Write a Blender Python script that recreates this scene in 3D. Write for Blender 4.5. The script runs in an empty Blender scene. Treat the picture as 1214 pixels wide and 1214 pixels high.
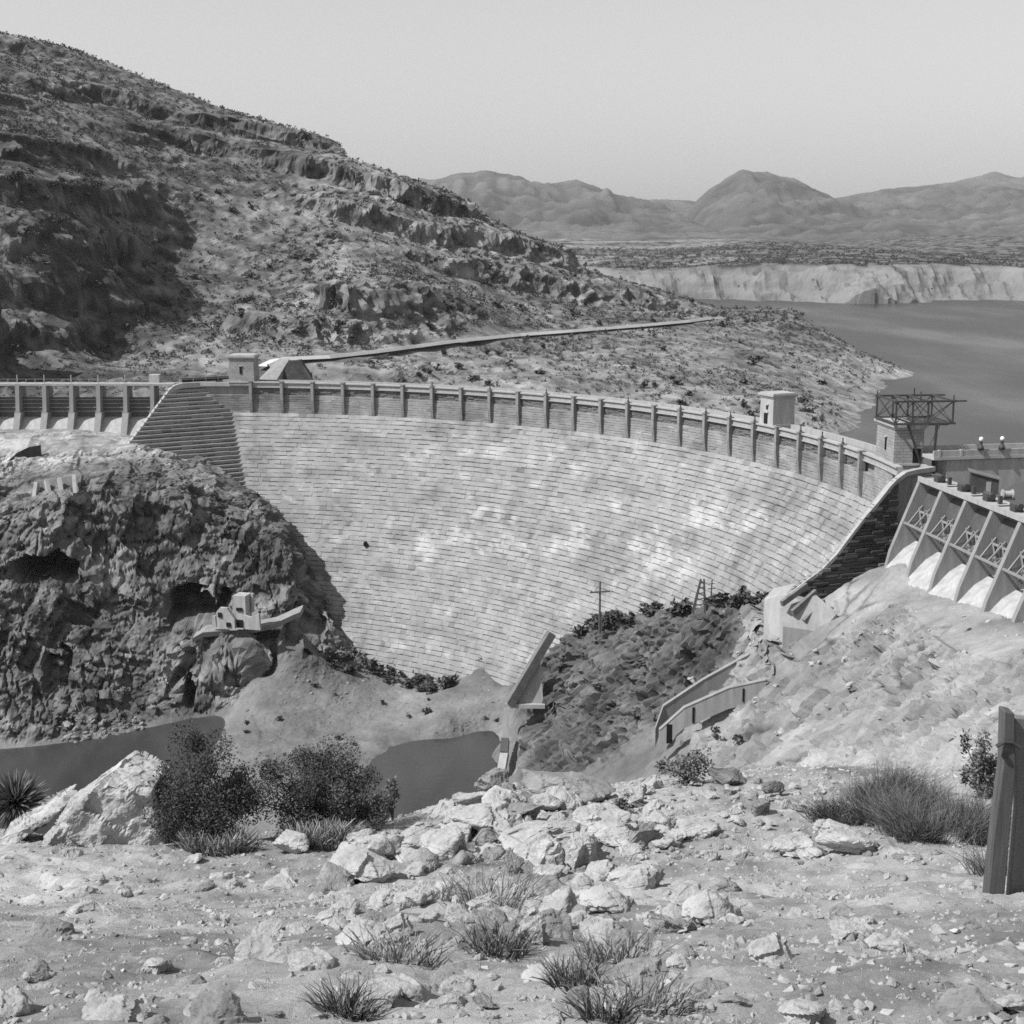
import bpy, bmesh, math, random
import numpy as np
from mathutils import Vector, Matrix

# ------------------------------------------------------------------ camera, sky, sun, exposure
SC = bpy.context.scene
COL = SC.collection
F, CX, VH, H = 1080.0, 607.0, 392.0, 37.0          # focal length in photo pixels, centre, horizon row, eye height above the dam crest
TH = math.atan((CX - VH) / F)
cam_d = bpy.data.cameras.new('camera')
cam_d.sensor_fit = 'HORIZONTAL'; cam_d.sensor_width = 36.0; cam_d.lens = 36.0 * F / 778.0; cam_d.shift_y = 4.0 / 778.0
cam_d.clip_start = 0.3; cam_d.clip_end = 60000
cam = bpy.data.objects.new('camera', cam_d); COL.objects.link(cam)
cam.location = (0, 0, H); cam.rotation_euler = (math.pi / 2 - TH, 0, 0)
SC.camera = cam

SUN_EL = math.radians(50)
SUN_H = Vector((-0.92, -0.39)).normalized()         # horizontal direction towards the sun
w = bpy.data.worlds.new('World'); SC.world = w; w.use_nodes = True
nt = w.node_tree; nt.nodes.clear()
sky = nt.nodes.new('ShaderNodeTexSky'); sky.sky_type = 'NISHITA'; sky.sun_disc = False
sky.sun_elevation = SUN_EL; sky.sun_rotation = math.atan2(SUN_H.x, SUN_H.y)
sky.air_density = 1.0; sky.dust_density = 0.6; sky.ozone_density = 1.0
bwn = nt.nodes.new('ShaderNodeSeparateColor')            # blue-sensitive black and white film: the sky's blue reads bright
bg = nt.nodes.new('ShaderNodeBackground'); bg.inputs['Strength'].default_value = 0.10
wo = nt.nodes.new('ShaderNodeOutputWorld')
nt.links.new(sky.outputs[0], bwn.inputs[0]); nt.links.new(bwn.outputs[2], bg.inputs['Color']); nt.links.new(bg.outputs[0], wo.inputs[0])
sun_d = bpy.data.lights.new('sun', 'SUN'); sun_d.energy = 5.0; sun_d.angle = math.radians(0.5); sun_d.color = (1, 1, 1)
sun = bpy.data.objects.new('sun', sun_d); COL.objects.link(sun)
sdir = Vector((SUN_H.x * math.cos(SUN_EL), SUN_H.y * math.cos(SUN_EL), math.sin(SUN_EL)))
sun.rotation_euler = sdir.to_track_quat('Z', 'Y').to_euler(); sun.location = (-60, -30, 200)
SC.view_settings.view_transform = 'Standard'; SC.view_settings.look = 'None'
SC.view_settings.exposure = 0.25; SC.view_settings.gamma = 1.0; SC.view_settings.use_curve_mapping = False
SC.render.engine = 'CYCLES'
SC.cycles.use_denoising = False
SC.cycles.max_bounces = 5; SC.cycles.diffuse_bounces = 3; SC.cycles.volume_bounces = 0
SC.cycles.filter_width = 1.6

RNG = random.Random(7)
NR = np.random.RandomState(11)

# ------------------------------------------------------------------ helpers: points of the place
def ray(u, v):
    x = (u - CX) / F; y = -(v - CX) / F
    return np.array([x, math.cos(TH) + y * math.sin(TH), -math.sin(TH) + y * math.cos(TH)])
def at(u, v, Y):                                    # the point seen in direction (u, v) at ground distance Y
    r = ray(u, v); return np.array([0, 0, H]) + r * (Y / r[1])
def atz(u, v, z):                                   # ... at elevation z
    r = ray(u, v); return np.array([0, 0, H]) + r * ((z - H) / r[2])

# ------------------------------------------------------------------ helpers: noise
def _h(ix, iy, iz, s):
    a = (ix.astype(np.int64) * 374761393 + iy.astype(np.int64) * 668265263 + iz.astype(np.int64) * 2147483647 + s * 974634777) & 0xFFFFFFFF
    a = ((a ^ (a >> 13)) * 1274126177) & 0xFFFFFFFF
    a = ((a ^ (a >> 15)) * 2246822519) & 0xFFFFFFFF
    return ((a ^ (a >> 16)) & 0xFFFFFF).astype(np.float64) / 0xFFFFFF
def vnoise(p, s=0):
    f = np.floor(p); i = f.astype(np.int64); t = p - f; t = t * t * t * (t * (t * 6 - 15) + 10)
    r = 0
    for dx in (0, 1):
        wx = t[:, 0] if dx else 1 - t[:, 0]
        for dy in (0, 1):
            wy = t[:, 1] if dy else 1 - t[:, 1]
            for dz in (0, 1):
                wz = t[:, 2] if dz else 1 - t[:, 2]
                r = r + wx * wy * wz * _h(i[:, 0] + dx, i[:, 1] + dy, i[:, 2] + dz, s)
    return r * 2 - 1
def fbm(p, n=5, s=0, gain=0.5):
    a, r, q = 1.0, 0, p.copy()
    for k in range(n):
        r = r + a * vnoise(q, s + k); a *= gain; q = q * 2.03 + 17.3
    return r
def ridged(p, n=5, s=0, gain=0.5):
    a, r, q = 1.0, 0, p.copy()
    for k in range(n):
        r = r + a * (1 - 2 * np.abs(vnoise(q, s + k))); a *= gain; q = q * 2.07 + 9.1
    return r
def cell(p, s=0):                                   # distance to nearest and second nearest feature point, and the nearest's random number
    f = np.floor(p).astype(np.int64); n = len(p)
    d1 = np.full(n, 9.0); d2 = np.full(n, 9.0); rid = np.zeros(n)
    for dx in (-1, 0, 1):
        for dy in (-1, 0, 1):
            for dz in (-1, 0, 1):
                cx, cy, cz = f[:, 0] + dx, f[:, 1] + dy, f[:, 2] + dz
                d = np.sqrt((cx + _h(cx, cy, cz, s) - p[:, 0])**2 + (cy + _h(cx, cy, cz, s + 1) - p[:, 1])**2 + (cz + _h(cx, cy, cz, s + 2) - p[:, 2])**2)
                m = d < d1
                d2 = np.where(m, d1, np.minimum(d2, d)); rid = np.where(m, _h(cx, cy, cz, s + 3), rid); d1 = np.where(m, d, d1)
    return d1, d2, rid
def facet(q, size, s, amp, tilt):                   # broken rock: every cell a flat face with its own set-back and slant
    p = q / np.asarray(size, float); f = np.floor(p).astype(np.int64); n = len(p)
    d1 = np.full(n, 9.0); out_ = np.zeros(n); rid = np.zeros(n)
    for dx in (-1, 0, 1):
        for dy in (-1, 0, 1):
            for dz in (-1, 0, 1):
                cx, cy, cz = f[:, 0] + dx, f[:, 1] + dy, f[:, 2] + dz
                vx, vy, vz = p[:, 0] - cx - _h(cx, cy, cz, s), p[:, 1] - cy - _h(cx, cy, cz, s + 1), p[:, 2] - cz - _h(cx, cy, cz, s + 2)
                d = vx * vx + vy * vy + vz * vz; m = d < d1; r = _h(cx, cy, cz, s + 3)
                val = (r - .5) * amp + tilt * (vx * (_h(cx, cy, cz, s + 4) - .5) + vy * (_h(cx, cy, cz, s + 5) - .5) + vz * (_h(cx, cy, cz, s + 6) - .5)) * 2
                out_ = np.where(m, val, out_); rid = np.where(m, r, rid); d1 = np.where(m, d, d1)
    return out_, rid
def block(q, size, s):                               # jointed rock: staggered rectangular blocks, each with its own set-back
    x, y, z = q[:, 0] / size[0], q[:, 1] / size[1], q[:, 2] / size[2]
    iz = np.floor(z).astype(np.int64); o0 = np.zeros_like(iz)
    x = x + _h(iz, o0, o0, s) * 3.1; ix = np.floor(x).astype(np.int64)
    y = y + _h(iz, ix, o0, s + 1) * 3.1; iy = np.floor(y).astype(np.int64)
    r = _h(ix, iy, iz, s + 2)
    return (r - .5) + ((x - ix - .5) * (_h(ix, iy, iz, s + 3) - .5) + (z - iz - .5) * (_h(ix, iy, iz, s + 4) - .5) + (y - iy - .5) * (_h(ix, iy, iz, s + 5) - .5)) * .7, r
def rotm(ax, ay, az):
    ax, ay, az = (math.radians(a) for a in (ax, ay, az))
    X_ = np.array([[1, 0, 0], [0, math.cos(ax), -math.sin(ax)], [0, math.sin(ax), math.cos(ax)]]); Y_ = np.array([[math.cos(ay), 0, math.sin(ay)], [0, 1, 0], [-math.sin(ay), 0, math.cos(ay)]])
    Z_ = np.array([[math.cos(az), -math.sin(az), 0], [math.sin(az), math.cos(az), 0], [0, 0, 1]]); return X_ @ Y_ @ Z_
def sstep(a, b, x):
    t = np.clip((x - a) / (b - a), 0, 1); return t * t * (3 - 2 * t)
def rbf(ctrl, x, y):                                # a height field through control points (linear kernel)
    c = np.asarray(ctrl, float); n = len(c); sc = 100.0
    P = c[:, :2] / sc
    d = np.hypot(P[:, None, 0] - P[None, :, 0], P[:, None, 1] - P[None, :, 1])
    A = np.zeros((n + 3, n + 3)); A[:n, :n] = d - np.eye(n) * 0.003
    A[:n, n] = 1; A[:n, n + 1:] = P; A[n, :n] = 1; A[n + 1:, :n] = P.T
    sol = np.linalg.lstsq(A, np.r_[c[:, 2], 0, 0, 0], rcond=None)[0]
    X = np.ravel(x) / sc; Y = np.ravel(y) / sc; r = np.zeros(len(X))
    for k in range(n): r += sol[k] * np.hypot(X - P[k, 0], Y - P[k, 1])
    return (r + sol[n] + sol[n + 1] * X + sol[n + 2] * Y).reshape(np.shape(x))
def blur(z, n=1):
    for _ in range(n):
        q = np.pad(z, 1, mode='edge')
        z = (q[:-2, 1:-1] + q[2:, 1:-1] + q[1:-1, :-2] + q[1:-1, 2:] + 2 * z) / 6
    return z

# ------------------------------------------------------------------ helpers: objects
def tag(o, label=None, cat=None, group=None, kind=None):
    if label: o['label'] = label
    if cat: o['category'] = cat
    if group: o['group'] = group
    if kind: o['kind'] = kind
    return o
def empty(name, loc, rz=0.0, label=None, cat=None, group=None):
    o = bpy.data.objects.new(name, None); COL.objects.link(o)
    o.location = loc; o.rotation_euler = (0, 0, rz); o.empty_display_size = 0.5
    return tag(o, label, cat, group)
def link(name, me, parent=None, loc=None, rz=0.0):
    o = bpy.data.objects.new(name, me); COL.objects.link(o)
    if loc is not None: o.location = loc
    o.rotation_euler = (0, 0, rz)
    if parent is not None: o.parent = parent
    return o
def copy_tree(o, parent=None):
    c = o.copy(); COL.objects.link(c)
    if parent is not None: c.parent = parent
    for ch in list(o.children): copy_tree(ch, c)
    return c
def np_mesh(name, V, Q, mat=None, smooth=False, tone=None):
    V = np.asarray(V, np.float32).reshape(-1, 3); Q = np.asarray(Q, np.int32)
    k = Q.shape[1]; me = bpy.data.meshes.new(name)
    me.vertices.add(len(V)); me.vertices.foreach_set('co', V.ravel())
    me.loops.add(Q.size); me.loops.foreach_set('vertex_index', Q.ravel())
    me.polygons.add(len(Q)); me.polygons.foreach_set('loop_start', np.arange(0, Q.size, k, dtype=np.int32))
    me.update(calc_edges=True); me.validate()
    me.polygons.foreach_set('use_smooth', np.full(len(me.polygons), bool(smooth)))
    if tone is not None:
        a = me.attributes.new('tone', 'FLOAT', 'POINT'); a.data.foreach_set('value', np.asarray(tone, np.float32).ravel())
    if mat: me.materials.append(mat)
    return me
def grid_quads(ny, nx):
    i = np.arange(ny * nx).reshape(ny, nx)
    return np.stack([i[:-1, :-1], i[:-1, 1:], i[1:, 1:], i[1:, :-1]], -1).reshape(-1, 4)
class MB:                                           # collects boxes, bars, prisms and lathes into ONE mesh
    def __init__(s): s.v = []; s.f = []
    def add(s, vs, fs):
        n = len(s.v); s.v += [tuple(map(float, p)) for p in vs]; s.f += [tuple(n + i for i in f) for f in fs]
    def box(s, c, size, rz=0.0, taper=1.0):
        x, y, z = (q / 2 for q in size); C, S = math.cos(rz), math.sin(rz); vs = []
        for k, zz in ((1.0, -z), (taper, z)):
            for a, b in ((-x, -y), (x, -y), (x, y), (-x, y)):
                vs.append((c[0] + (a * C - b * S) * k, c[1] + (a * S + b * C) * k, c[2] + zz))
        s.add(vs, [(3, 2, 1, 0), (4, 5, 6, 7), (0, 1, 5, 4), (1, 2, 6, 5), (2, 3, 7, 6), (3, 0, 4, 7)])
    def bar(s, a, b, w_, h_=None):
        a, b = Vector(a), Vector(b); h_ = h_ or w_; d = (b - a).normalized()
        up = Vector((0, 0, 1)) if abs(d.z) < 0.95 else Vector((0, 1, 0))
        sx = d.cross(up).normalized() * w_ / 2; sy = sx.cross(d).normalized() * h_ / 2
        vs = [p + i * sx + j * sy for p in (a, b) for i, j in ((-1, -1), (1, -1), (1, 1), (-1, 1))]
        s.add(vs, [(0, 1, 2, 3), (7, 6, 5, 4), (0, 4, 5, 1), (1, 5, 6, 2), (2, 6, 7, 3), (3, 7, 4, 0)])
    def tube(s, pts, rads, n=8):
        vs, fs = [], []; pts = [Vector(p) for p in pts]
        for k, p in enumerate(pts):
            d = (pts[min(k + 1, len(pts) - 1)] - pts[max(k - 1, 0)]).normalized()
            up = Vector((0, 0, 1)) if abs(d.z) < 0.9 else Vector((0, 1, 0))
            a = d.cross(up).normalized(); b = a.cross(d); r = rads[k] if hasattr(rads, '__len__') else rads
            vs += [p + r * (math.cos(6.2832 * i / n) * a + math.sin(6.2832 * i / n) * b) for i in range(n)]
        for k in range(len(pts) - 1):
            for i in range(n):
                j = (i + 1) % n; fs.append((k * n + i, k * n + j, k * n + n + j, k * n + n + i))
        fs.append(tuple(range(n))[::-1]); fs.append(tuple((len(pts) - 1) * n + i for i in range(n)))
        s.add(vs, fs)
    def prism(s, poly, a, b):                       # poly: functions of a thickness coordinate -> 3-D points: poly(t) list for t = a and t = b
        A, B = poly(a), poly(b); n = len(A)
        s.add(A + B, [tuple(range(n))[::-1], tuple(range(n, 2 * n))] + [(i, (i + 1) % n, n + (i + 1) % n, n + i) for i in range(n)])
    def mesh(s, name, mat, bevel=0.0, smooth=False):
        me = bpy.data.meshes.new(name); me.from_pydata(s.v, [], s.f)
        bm = bmesh.new(); bm.from_mesh(me); bmesh.ops.recalc_face_normals(bm, faces=bm.faces)
        if bevel: bmesh.ops.bevel(bm, geom=bm.edges[:], offset=bevel, segments=1, affect='EDGES')
        bm.to_mesh(me); bm.free()
        if smooth: me.polygons.foreach_set('use_smooth', np.ones(len(me.polygons), bool))
        if mat: me.materials.append(mat)
        return me
    def build(s, name, mat, parent=None, loc=None, rz=0.0, bevel=0.0, smooth=False):
        return link(name, s.mesh(name, mat, bevel, smooth), parent, loc, rz)

# ------------------------------------------------------------------ materials (the film is black and white: all greys)
def nodes(name):
    m = bpy.data.materials.new(name); m.use_nodes = True; t = m.node_tree; t.nodes.clear()
    o = t.nodes.new('ShaderNodeOutputMaterial'); b = t.nodes.new('ShaderNodeBsdfPrincipled')
    t.links.new(b.outputs[0], o.inputs[0]); b.inputs['Roughness'].default_value = 0.9; b.inputs['Specular IOR Level'].default_value = 0.15
    return m, t, b
def surf(name, lo, hi, scale=0.3, fine=3.0, bump=0.4, bdist=0.2, tone=False, crack=0.0, stretch=(1, 1, 1), rough=0.9, spec=0.15, veg=None, speck=0.0):
    """A mottled grey surface: broad and fine noise between two albedos, optional cracks, plant-dark spots and a bump."""
    m, t, b = nodes(name); N = t.nodes.new; L = t.links.new
    tc = N('ShaderNodeTexCoord'); mp = N('ShaderNodeMapping'); mp.inputs['Scale'].default_value = stretch
    L(tc.outputs['Object'], mp.inputs[0])
    def noise(s, d, r=0.6):
        n = N('ShaderNodeTexNoise'); n.inputs['Scale'].default_value = s; n.inputs['Detail'].default_value = d; n.inputs['Roughness'].default_value = r
        L(mp.outputs[0], n.inputs['Vector']); return n.outputs['Fac']
    def math_(op, a, c, cl=False):
        n = N('ShaderNodeMath'); n.operation = op; n.use_clamp = cl
        for k, q in enumerate((a, c)):
            if isinstance(q, (int, float)): n.inputs[k].default_value = q
            else: L(q, n.inputs[k])
        return n.outputs[0]
    a = noise(scale, 6); f = noise(fine, 10, 0.82)
    mix = math_('ADD', math_('MULTIPLY', a, 0.55), math_('MULTIPLY', f, 0.45))
    mr = N('ShaderNodeMapRange'); mr.inputs[1].default_value = 0.36; mr.inputs[2].default_value = 0.66
    mr.inputs[3].default_value = lo; mr.inputs[4].default_value = hi; L(mix, mr.inputs[0]); col = mr.outputs[0]
    if crack:
        v = N('ShaderNodeTexVoronoi'); v.feature = 'DISTANCE_TO_EDGE'; v.inputs['Scale'].default_value = crack
        wv = N('ShaderNodeMixRGB'); wv.inputs[0].default_value = 0.12; L(mp.outputs[0], wv.inputs[1])
        n2 = N('ShaderNodeTexNoise'); n2.inputs['Scale'].default_value = crack * 2; L(mp.outputs[0], n2.inputs['Vector'])
        sc_ = N('ShaderNodeVectorMath'); sc_.operation = 'SCALE'; sc_.inputs['Scale'].default_value = 3.0 / crack; L(n2.outputs['Color'], sc_.inputs[0])
        L(sc_.outputs[0], wv.inputs[2]); L(wv.outputs[0], v.inputs['Vector'])
        cr = N('ShaderNodeMapRange'); cr.inputs[1].default_value = 0.0; cr.inputs[2].default_value = 0.05; cr.inputs[3].default_value = 0.45; cr.inputs[4].default_value = 1.0
        L(v.outputs['Distance'], cr.inputs[0]); col = math_('MULTIPLY', col, cr.outputs[0])
    if veg:
        vn = noise(veg[0], 3, 0.6); vr = N('ShaderNodeMapRange'); vr.inputs[1].default_value = veg[1]; vr.inputs[2].default_value = veg[1] + 0.05
        vr.inputs[3].default_value = 1.0; vr.inputs[4].default_value = veg[2]; L(vn, vr.inputs[0]); col = math_('MULTIPLY', col, vr.outputs[0])
    if tone:
        at_ = N('ShaderNodeAttribute'); at_.attribute_name = 'tone'; col = math_('MULTIPLY', col, at_.outputs['Fac'])
    cc = N('ShaderNodeCombineColor')
    for k in range(3): L(col, cc.inputs[k])
    L(cc.outputs[0], b.inputs['Base Color'])
    b.inputs['Roughness'].default_value = rough; b.inputs['Specular IOR Level'].default_value = spec
    if bump:
        bp = N('ShaderNodeBump'); bp.inputs['Strength'].default_value = bump; bp.inputs['Distance'].default_value = bdist
        L(f, bp.inputs['Height']); L(bp.outputs[0], b.inputs['Normal'])
    return m
M = {}
M['canyon'] = surf('canyon_rock', 0.66, 1.25, 0.25, 1.6, 0.8, 0.22, tone=True)
M['hill'] = surf('hillside_rock', 0.10, 0.31, 0.12, 1.1, 0.9, 0.3, tone=True)
M['ground'] = surf('dusty_ground', 0.30, 0.5, 0.35, 4.0, 0.5, 0.12, veg=(1.6, 0.63, 0.7))
M['boulder'] = surf('pale_boulder', 0.24, 0.50, 1.1, 7.0, 0.6, 0.06)
M['boulder_grey'] = surf('grey_boulder', 0.14, 0.32, 0.9, 5.0, 0.5, 0.08)
def ashlar(name, lo, hi):
    m = surf(name, lo, hi, 0.4, 3.0, 0.35, 0.06); t = m.node_tree; N = t.nodes.new; b = next(n for n in t.nodes if n.type == 'BSDF_PRINCIPLED')
    src = b.inputs['Base Color'].links[0].from_socket; tc = N('ShaderNodeTexCoord'); sp = N('ShaderNodeSeparateXYZ'); t.links.new(tc.outputs['Object'], sp.inputs[0])
    ad = N('ShaderNodeMath'); ad.operation = 'ADD'; t.links.new(sp.outputs[0], ad.inputs[0]); t.links.new(sp.outputs[1], ad.inputs[1])
    cb = N('ShaderNodeCombineXYZ'); t.links.new(ad.outputs[0], cb.inputs[0]); t.links.new(sp.outputs[2], cb.inputs[1])
    br = N('ShaderNodeTexBrick'); br.inputs['Scale'].default_value = 1.0; br.inputs['Brick Width'].default_value = 1.1; br.inputs['Row Height'].default_value = .5; br.inputs['Mortar Size'].default_value = .035
    br.inputs['Color1'].default_value = (1, 1, 1, 1); br.inputs['Color2'].default_value = (.8, .8, .8, 1); br.inputs['Mortar'].default_value = (.5, .5, .5, 1); t.links.new(cb.outputs[0], br.inputs['Vector'])
    mx = N('ShaderNodeMixRGB'); mx.blend_type = 'MULTIPLY'; mx.inputs[0].default_value = 1; t.links.new(src, mx.inputs[1]); t.links.new(br.outputs['Color'], mx.inputs[2]); t.links.new(mx.outputs[0], b.inputs['Base Color']); return m
M['ashlar'] = ashlar('tower_ashlar', 0.24, 0.40)
M['gravel'] = surf('gravel_stone', 0.14, 0.46, 2.5, 9.0, 0.3, 0.02)
M['boulder_dark'] = surf('dark_boulder', 0.10, 0.22, 0.9, 5.0, 0.5, 0.08)
M['masonry'] = surf('dam_masonry', 0.72, 1.18, 0.2, 2.6, 0.35, 0.12, tone=True)
M['pilaster'] = surf('pilaster_stone', 0.15, 0.27, 0.4, 2.0, 0.4, 0.15)
M['dark_masonry'] = surf('dark_rubble_masonry', 0.10, 0.25, 0.3, 1.6, 0.8, 0.4, stretch=(1, 1, 2.5))
M['dark_stone'] = surf('dark_wall_stone', 0.03, 0.07, 0.5, 2.0, 0.6, 0.2)
M['panel'] = surf('rubble_panel', 0.13, 0.40, 0.5, 1.3, 0.8, 0.4, stretch=(1, 1, 3))
M['coping'] = surf('coping_stone', 0.30, 0.42, 0.4, 3.0, 0.3, 0.1)
M['concrete'] = surf('weathered_concrete', 0.26, 0.40, 0.9, 4.0, 0.3, 0.08, stretch=(1, 1, .18))
M['grey_concrete'] = surf('grey_concrete', 0.19, 0.30, 0.9, 4.0, 0.3, 0.08, stretch=(1, 1, .18))
M['white_concrete'] = surf('pale_concrete', 0.27, 0.46, 0.9, 4.0, 0.3, 0.08, stretch=(1, 1, .25))
M['steel'] = surf('dark_steel', 0.03, 0.07, 0.5, 4.0, 0.1, 0.02, rough=0.6, spec=0.4)
M['gate_steel'] = surf('gate_steel', 0.05, 0.10, 0.5, 4.0, 0.1, 0.02, rough=0.6, spec=0.4)
M['void'] = surf('opening_and_shadow_dark', 0.010, 0.016, 0.5, 2.0, 0.0)
M['road'] = surf('dirt_road', 0.42, 0.56, 0.1, 1.0, 0.3, 0.2)
M['wood'] = surf('weathered_wood', 0.05, 0.15, 2.0, 14.0, 0.5, 0.03, stretch=(1, 1, 0.08))
M['wood_pale'] = surf('pale_weathered_wood', 0.12, 0.22, 2.0, 14.0, 0.5, 0.03, stretch=(1, 1, 0.08))
M['lamp_white'] = surf('lamp_globe_glass', 0.75, 0.82, 1.0, 3.0, 0.0, rough=0.3, spec=0.5)
M['bark'] = surf('shrub_stem', 0.06, 0.12, 3.0, 20.0, 0.3, 0.02)
def leafmat(name, lo, hi):
    m, t, b = nodes(name); N = t.nodes.new
    g = N('ShaderNodeNewGeometry'); mr = N('ShaderNodeMapRange'); mr.inputs[3].default_value = lo; mr.inputs[4].default_value = hi
    t.links.new(g.outputs['Random Per Island'], mr.inputs[0])
    cc = N('ShaderNodeCombineColor')
    for k in range(3): t.links.new(mr.outputs[0], cc.inputs[k])
    t.links.new(cc.outputs[0], b.inputs['Base Color']); b.inputs['Roughness'].default_value = 0.75
    return m
M['leaf'] = leafmat('dark_leaf', 0.035, 0.10)
M['leaf_grey'] = leafmat('grey_leaf', 0.07, 0.17)
M['leaf_dry'] = leafmat('dry_stalk', 0.12, 0.34)
M['leaf_yucca'] = leafmat('yucca_leaf', 0.07, 0.20)
def water(name, alb, rough, wave, bstr):
    m, t, b = nodes(name); N = t.nodes.new
    b.inputs['IOR'].default_value = 1.33; b.inputs['Specular IOR Level'].default_value = 0.32
    tc = N('ShaderNodeTexCoord'); L = t.links.new
    mp = N('ShaderNodeMapping'); mp.inputs['Scale'].default_value = (.02, .006, 1); L(tc.outputs['Object'], mp.inputs[0])
    pn = N('ShaderNodeTexNoise'); pn.inputs['Scale'].default_value = 1.0 if name == 'lake_water' else 5.0; pn.inputs['Detail'].default_value = 5; L(mp.outputs[0], pn.inputs['Vector'])
    mr = N('ShaderNodeMapRange'); mr.inputs[1].default_value = .35; mr.inputs[2].default_value = .65; mr.inputs[3].default_value = alb * .8; mr.inputs[4].default_value = alb * 1.25; L(pn.outputs['Fac'], mr.inputs[0])
    cc_ = N('ShaderNodeCombineColor')
    for k in range(3): L(mr.outputs[0], cc_.inputs[k])
    L(cc_.outputs[0], b.inputs['Base Color'])
    rr = N('ShaderNodeMapRange'); rr.inputs[1].default_value = .35; rr.inputs[2].default_value = .65; rr.inputs[3].default_value = rough * .6; rr.inputs[4].default_value = rough * 1.3; L(pn.outputs['Fac'], rr.inputs[0]); L(rr.outputs[0], b.inputs['Roughness'])
    n = N('ShaderNodeTexNoise'); n.inputs['Scale'].default_value = wave; n.inputs['Detail'].default_value = 5; bp = N('ShaderNodeBump'); bp.inputs['Strength'].default_value = bstr; bp.inputs['Distance'].default_value = 0.3
    L(tc.outputs['Object'], n.inputs['Vector']); L(n.outputs['Fac'], bp.inputs['Height']); L(bp.outputs[0], b.inputs['Normal'])
    return m
M['lake'] = water('lake_water', 0.055, 0.42, 0.25, 0.5)
M['river'] = water('muddy_water', 0.045, 0.18, 0.6, 0.25)

# ------------------------------------------------------------------ terrain
def zfield(ctrl, x0, x1, y0, y1, step, nb=2):
    xs = np.arange(x0, x1 + step * .5, step); ys = np.arange(y0, y1 + step * .5, step)
    X, Y = np.meshgrid(xs, ys); Z = blur(rbf(ctrl, X, Y), nb)
    return X, Y, Z
def normals(X, Y, Z):
    gy, gx = np.gradient(Z, Y[1, 0] - Y[0, 0], X[0, 1] - X[0, 0])
    n = np.stack([-gx, -gy, np.ones_like(Z)], -1); return n / np.linalg.norm(n, axis=-1, keepdims=True)

# --- the gorge below the dam
cc = []
def c_(u, v, Y): cc.append(at(u, v, Y))
def cz_(u, v, z): cc.append(atz(u, v, z))
def cw_(x, y, z): cc.append(np.array([x, y, z], float))
for q in [(218,546,350),(280,546,350),(318,551,346),(100,546,350),(0,546,350),(-120,546,350),(222,572,335),(290,566,335),(222,595,318),(262,578,322),(120,580,325),(0,590,315),
          (225,606,303),(255,593,307),(300,584,313),(350,594,319),(400,611,323),(432,622,324),(442,640,321),(150,612,296),(60,622,285),(0,628,280),(-100,640,270),
          (330,556,342),(385,579,338),(430,606,334),(308,562,332),
          (225,660,294),(300,660,304),(350,665,309),(400,662,313),(436,660,317),(120,680,276),(30,700,262),(-100,720,245),
          (225,720,281),(300,725,289),(350,735,293),(400,738,296),(425,738,299),(446,690,313),(452,712,312),(100,740,264),(0,765,246),
          (370,697,296),(400,695,297),(435,686,301),
          (431,703,299),(434,706,299),(417,730,293),(403,753,284),(391,778,270),(458,735,294),(474,768,280),(440,790,262),(500,752,290),(520,742,298),(545,737,303),(560,730,307),(592,719.5,302),(584,721,302),(575,737,296),(606,730,299),(598,747,288),(560,760,280),
          (640,698,272),(675,691,262),(720,681,250),(760,676,238),(798,670,226),(632,750,262),(655,750,254),(700,740,241),(740,730,233),(612,800,240),(650,800,232),(700,800,220),(700,775,228),(716,775,224),(780,700,228),(770,715,228),
          (725,783,209),(760,742,214),(800,706,216),(818,682,214),(838,688,210),(865,682,209),(893,650,211),(905,642,212),(915,652,208),(938,664,198),(966,676,187),(993,684,178),
          (850,705,199),(900,692,190),(960,712,167),(996,706,158),(760,780,196),(820,762,184),(850,782,165),(900,772,155),(960,762,138),(996,760,124),
          (722,808,195),(762,808,178),(820,812,154),(880,812,134),(960,812,110),(1000,802,100),
          (1062,690,150),(1060,770,100),(1150,690,112),(1150,770,76),(1214,700,88),(1214,640,140),(1330,640,110)]: c_(*q)
for q in [(218,783,-64),(260,779,-64),(310,771,-64),(350,763,-64),(381,757,-64),(250,800,-67.5),(320,796,-67.5),(368,776,-67.5),(250,765+40,-67),(300,830,-67),
          (520,773,-63.6),(597,768,-63.6),(508,778,-63.3),(497,786,-63.2),(487,795,-63.3),(474,808,-63.4),(384,786,-63.4),(400,805,-62.6),(440,818,-62.5),(545,800,-67),(590,790,-67.5),(520,832,-67),(597,815,-67),(100,800,-64),(100,830,-67.5),(0,812,-64),(0,850,-67.5),(-100,830,-64)]: cz_(*q)
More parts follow.
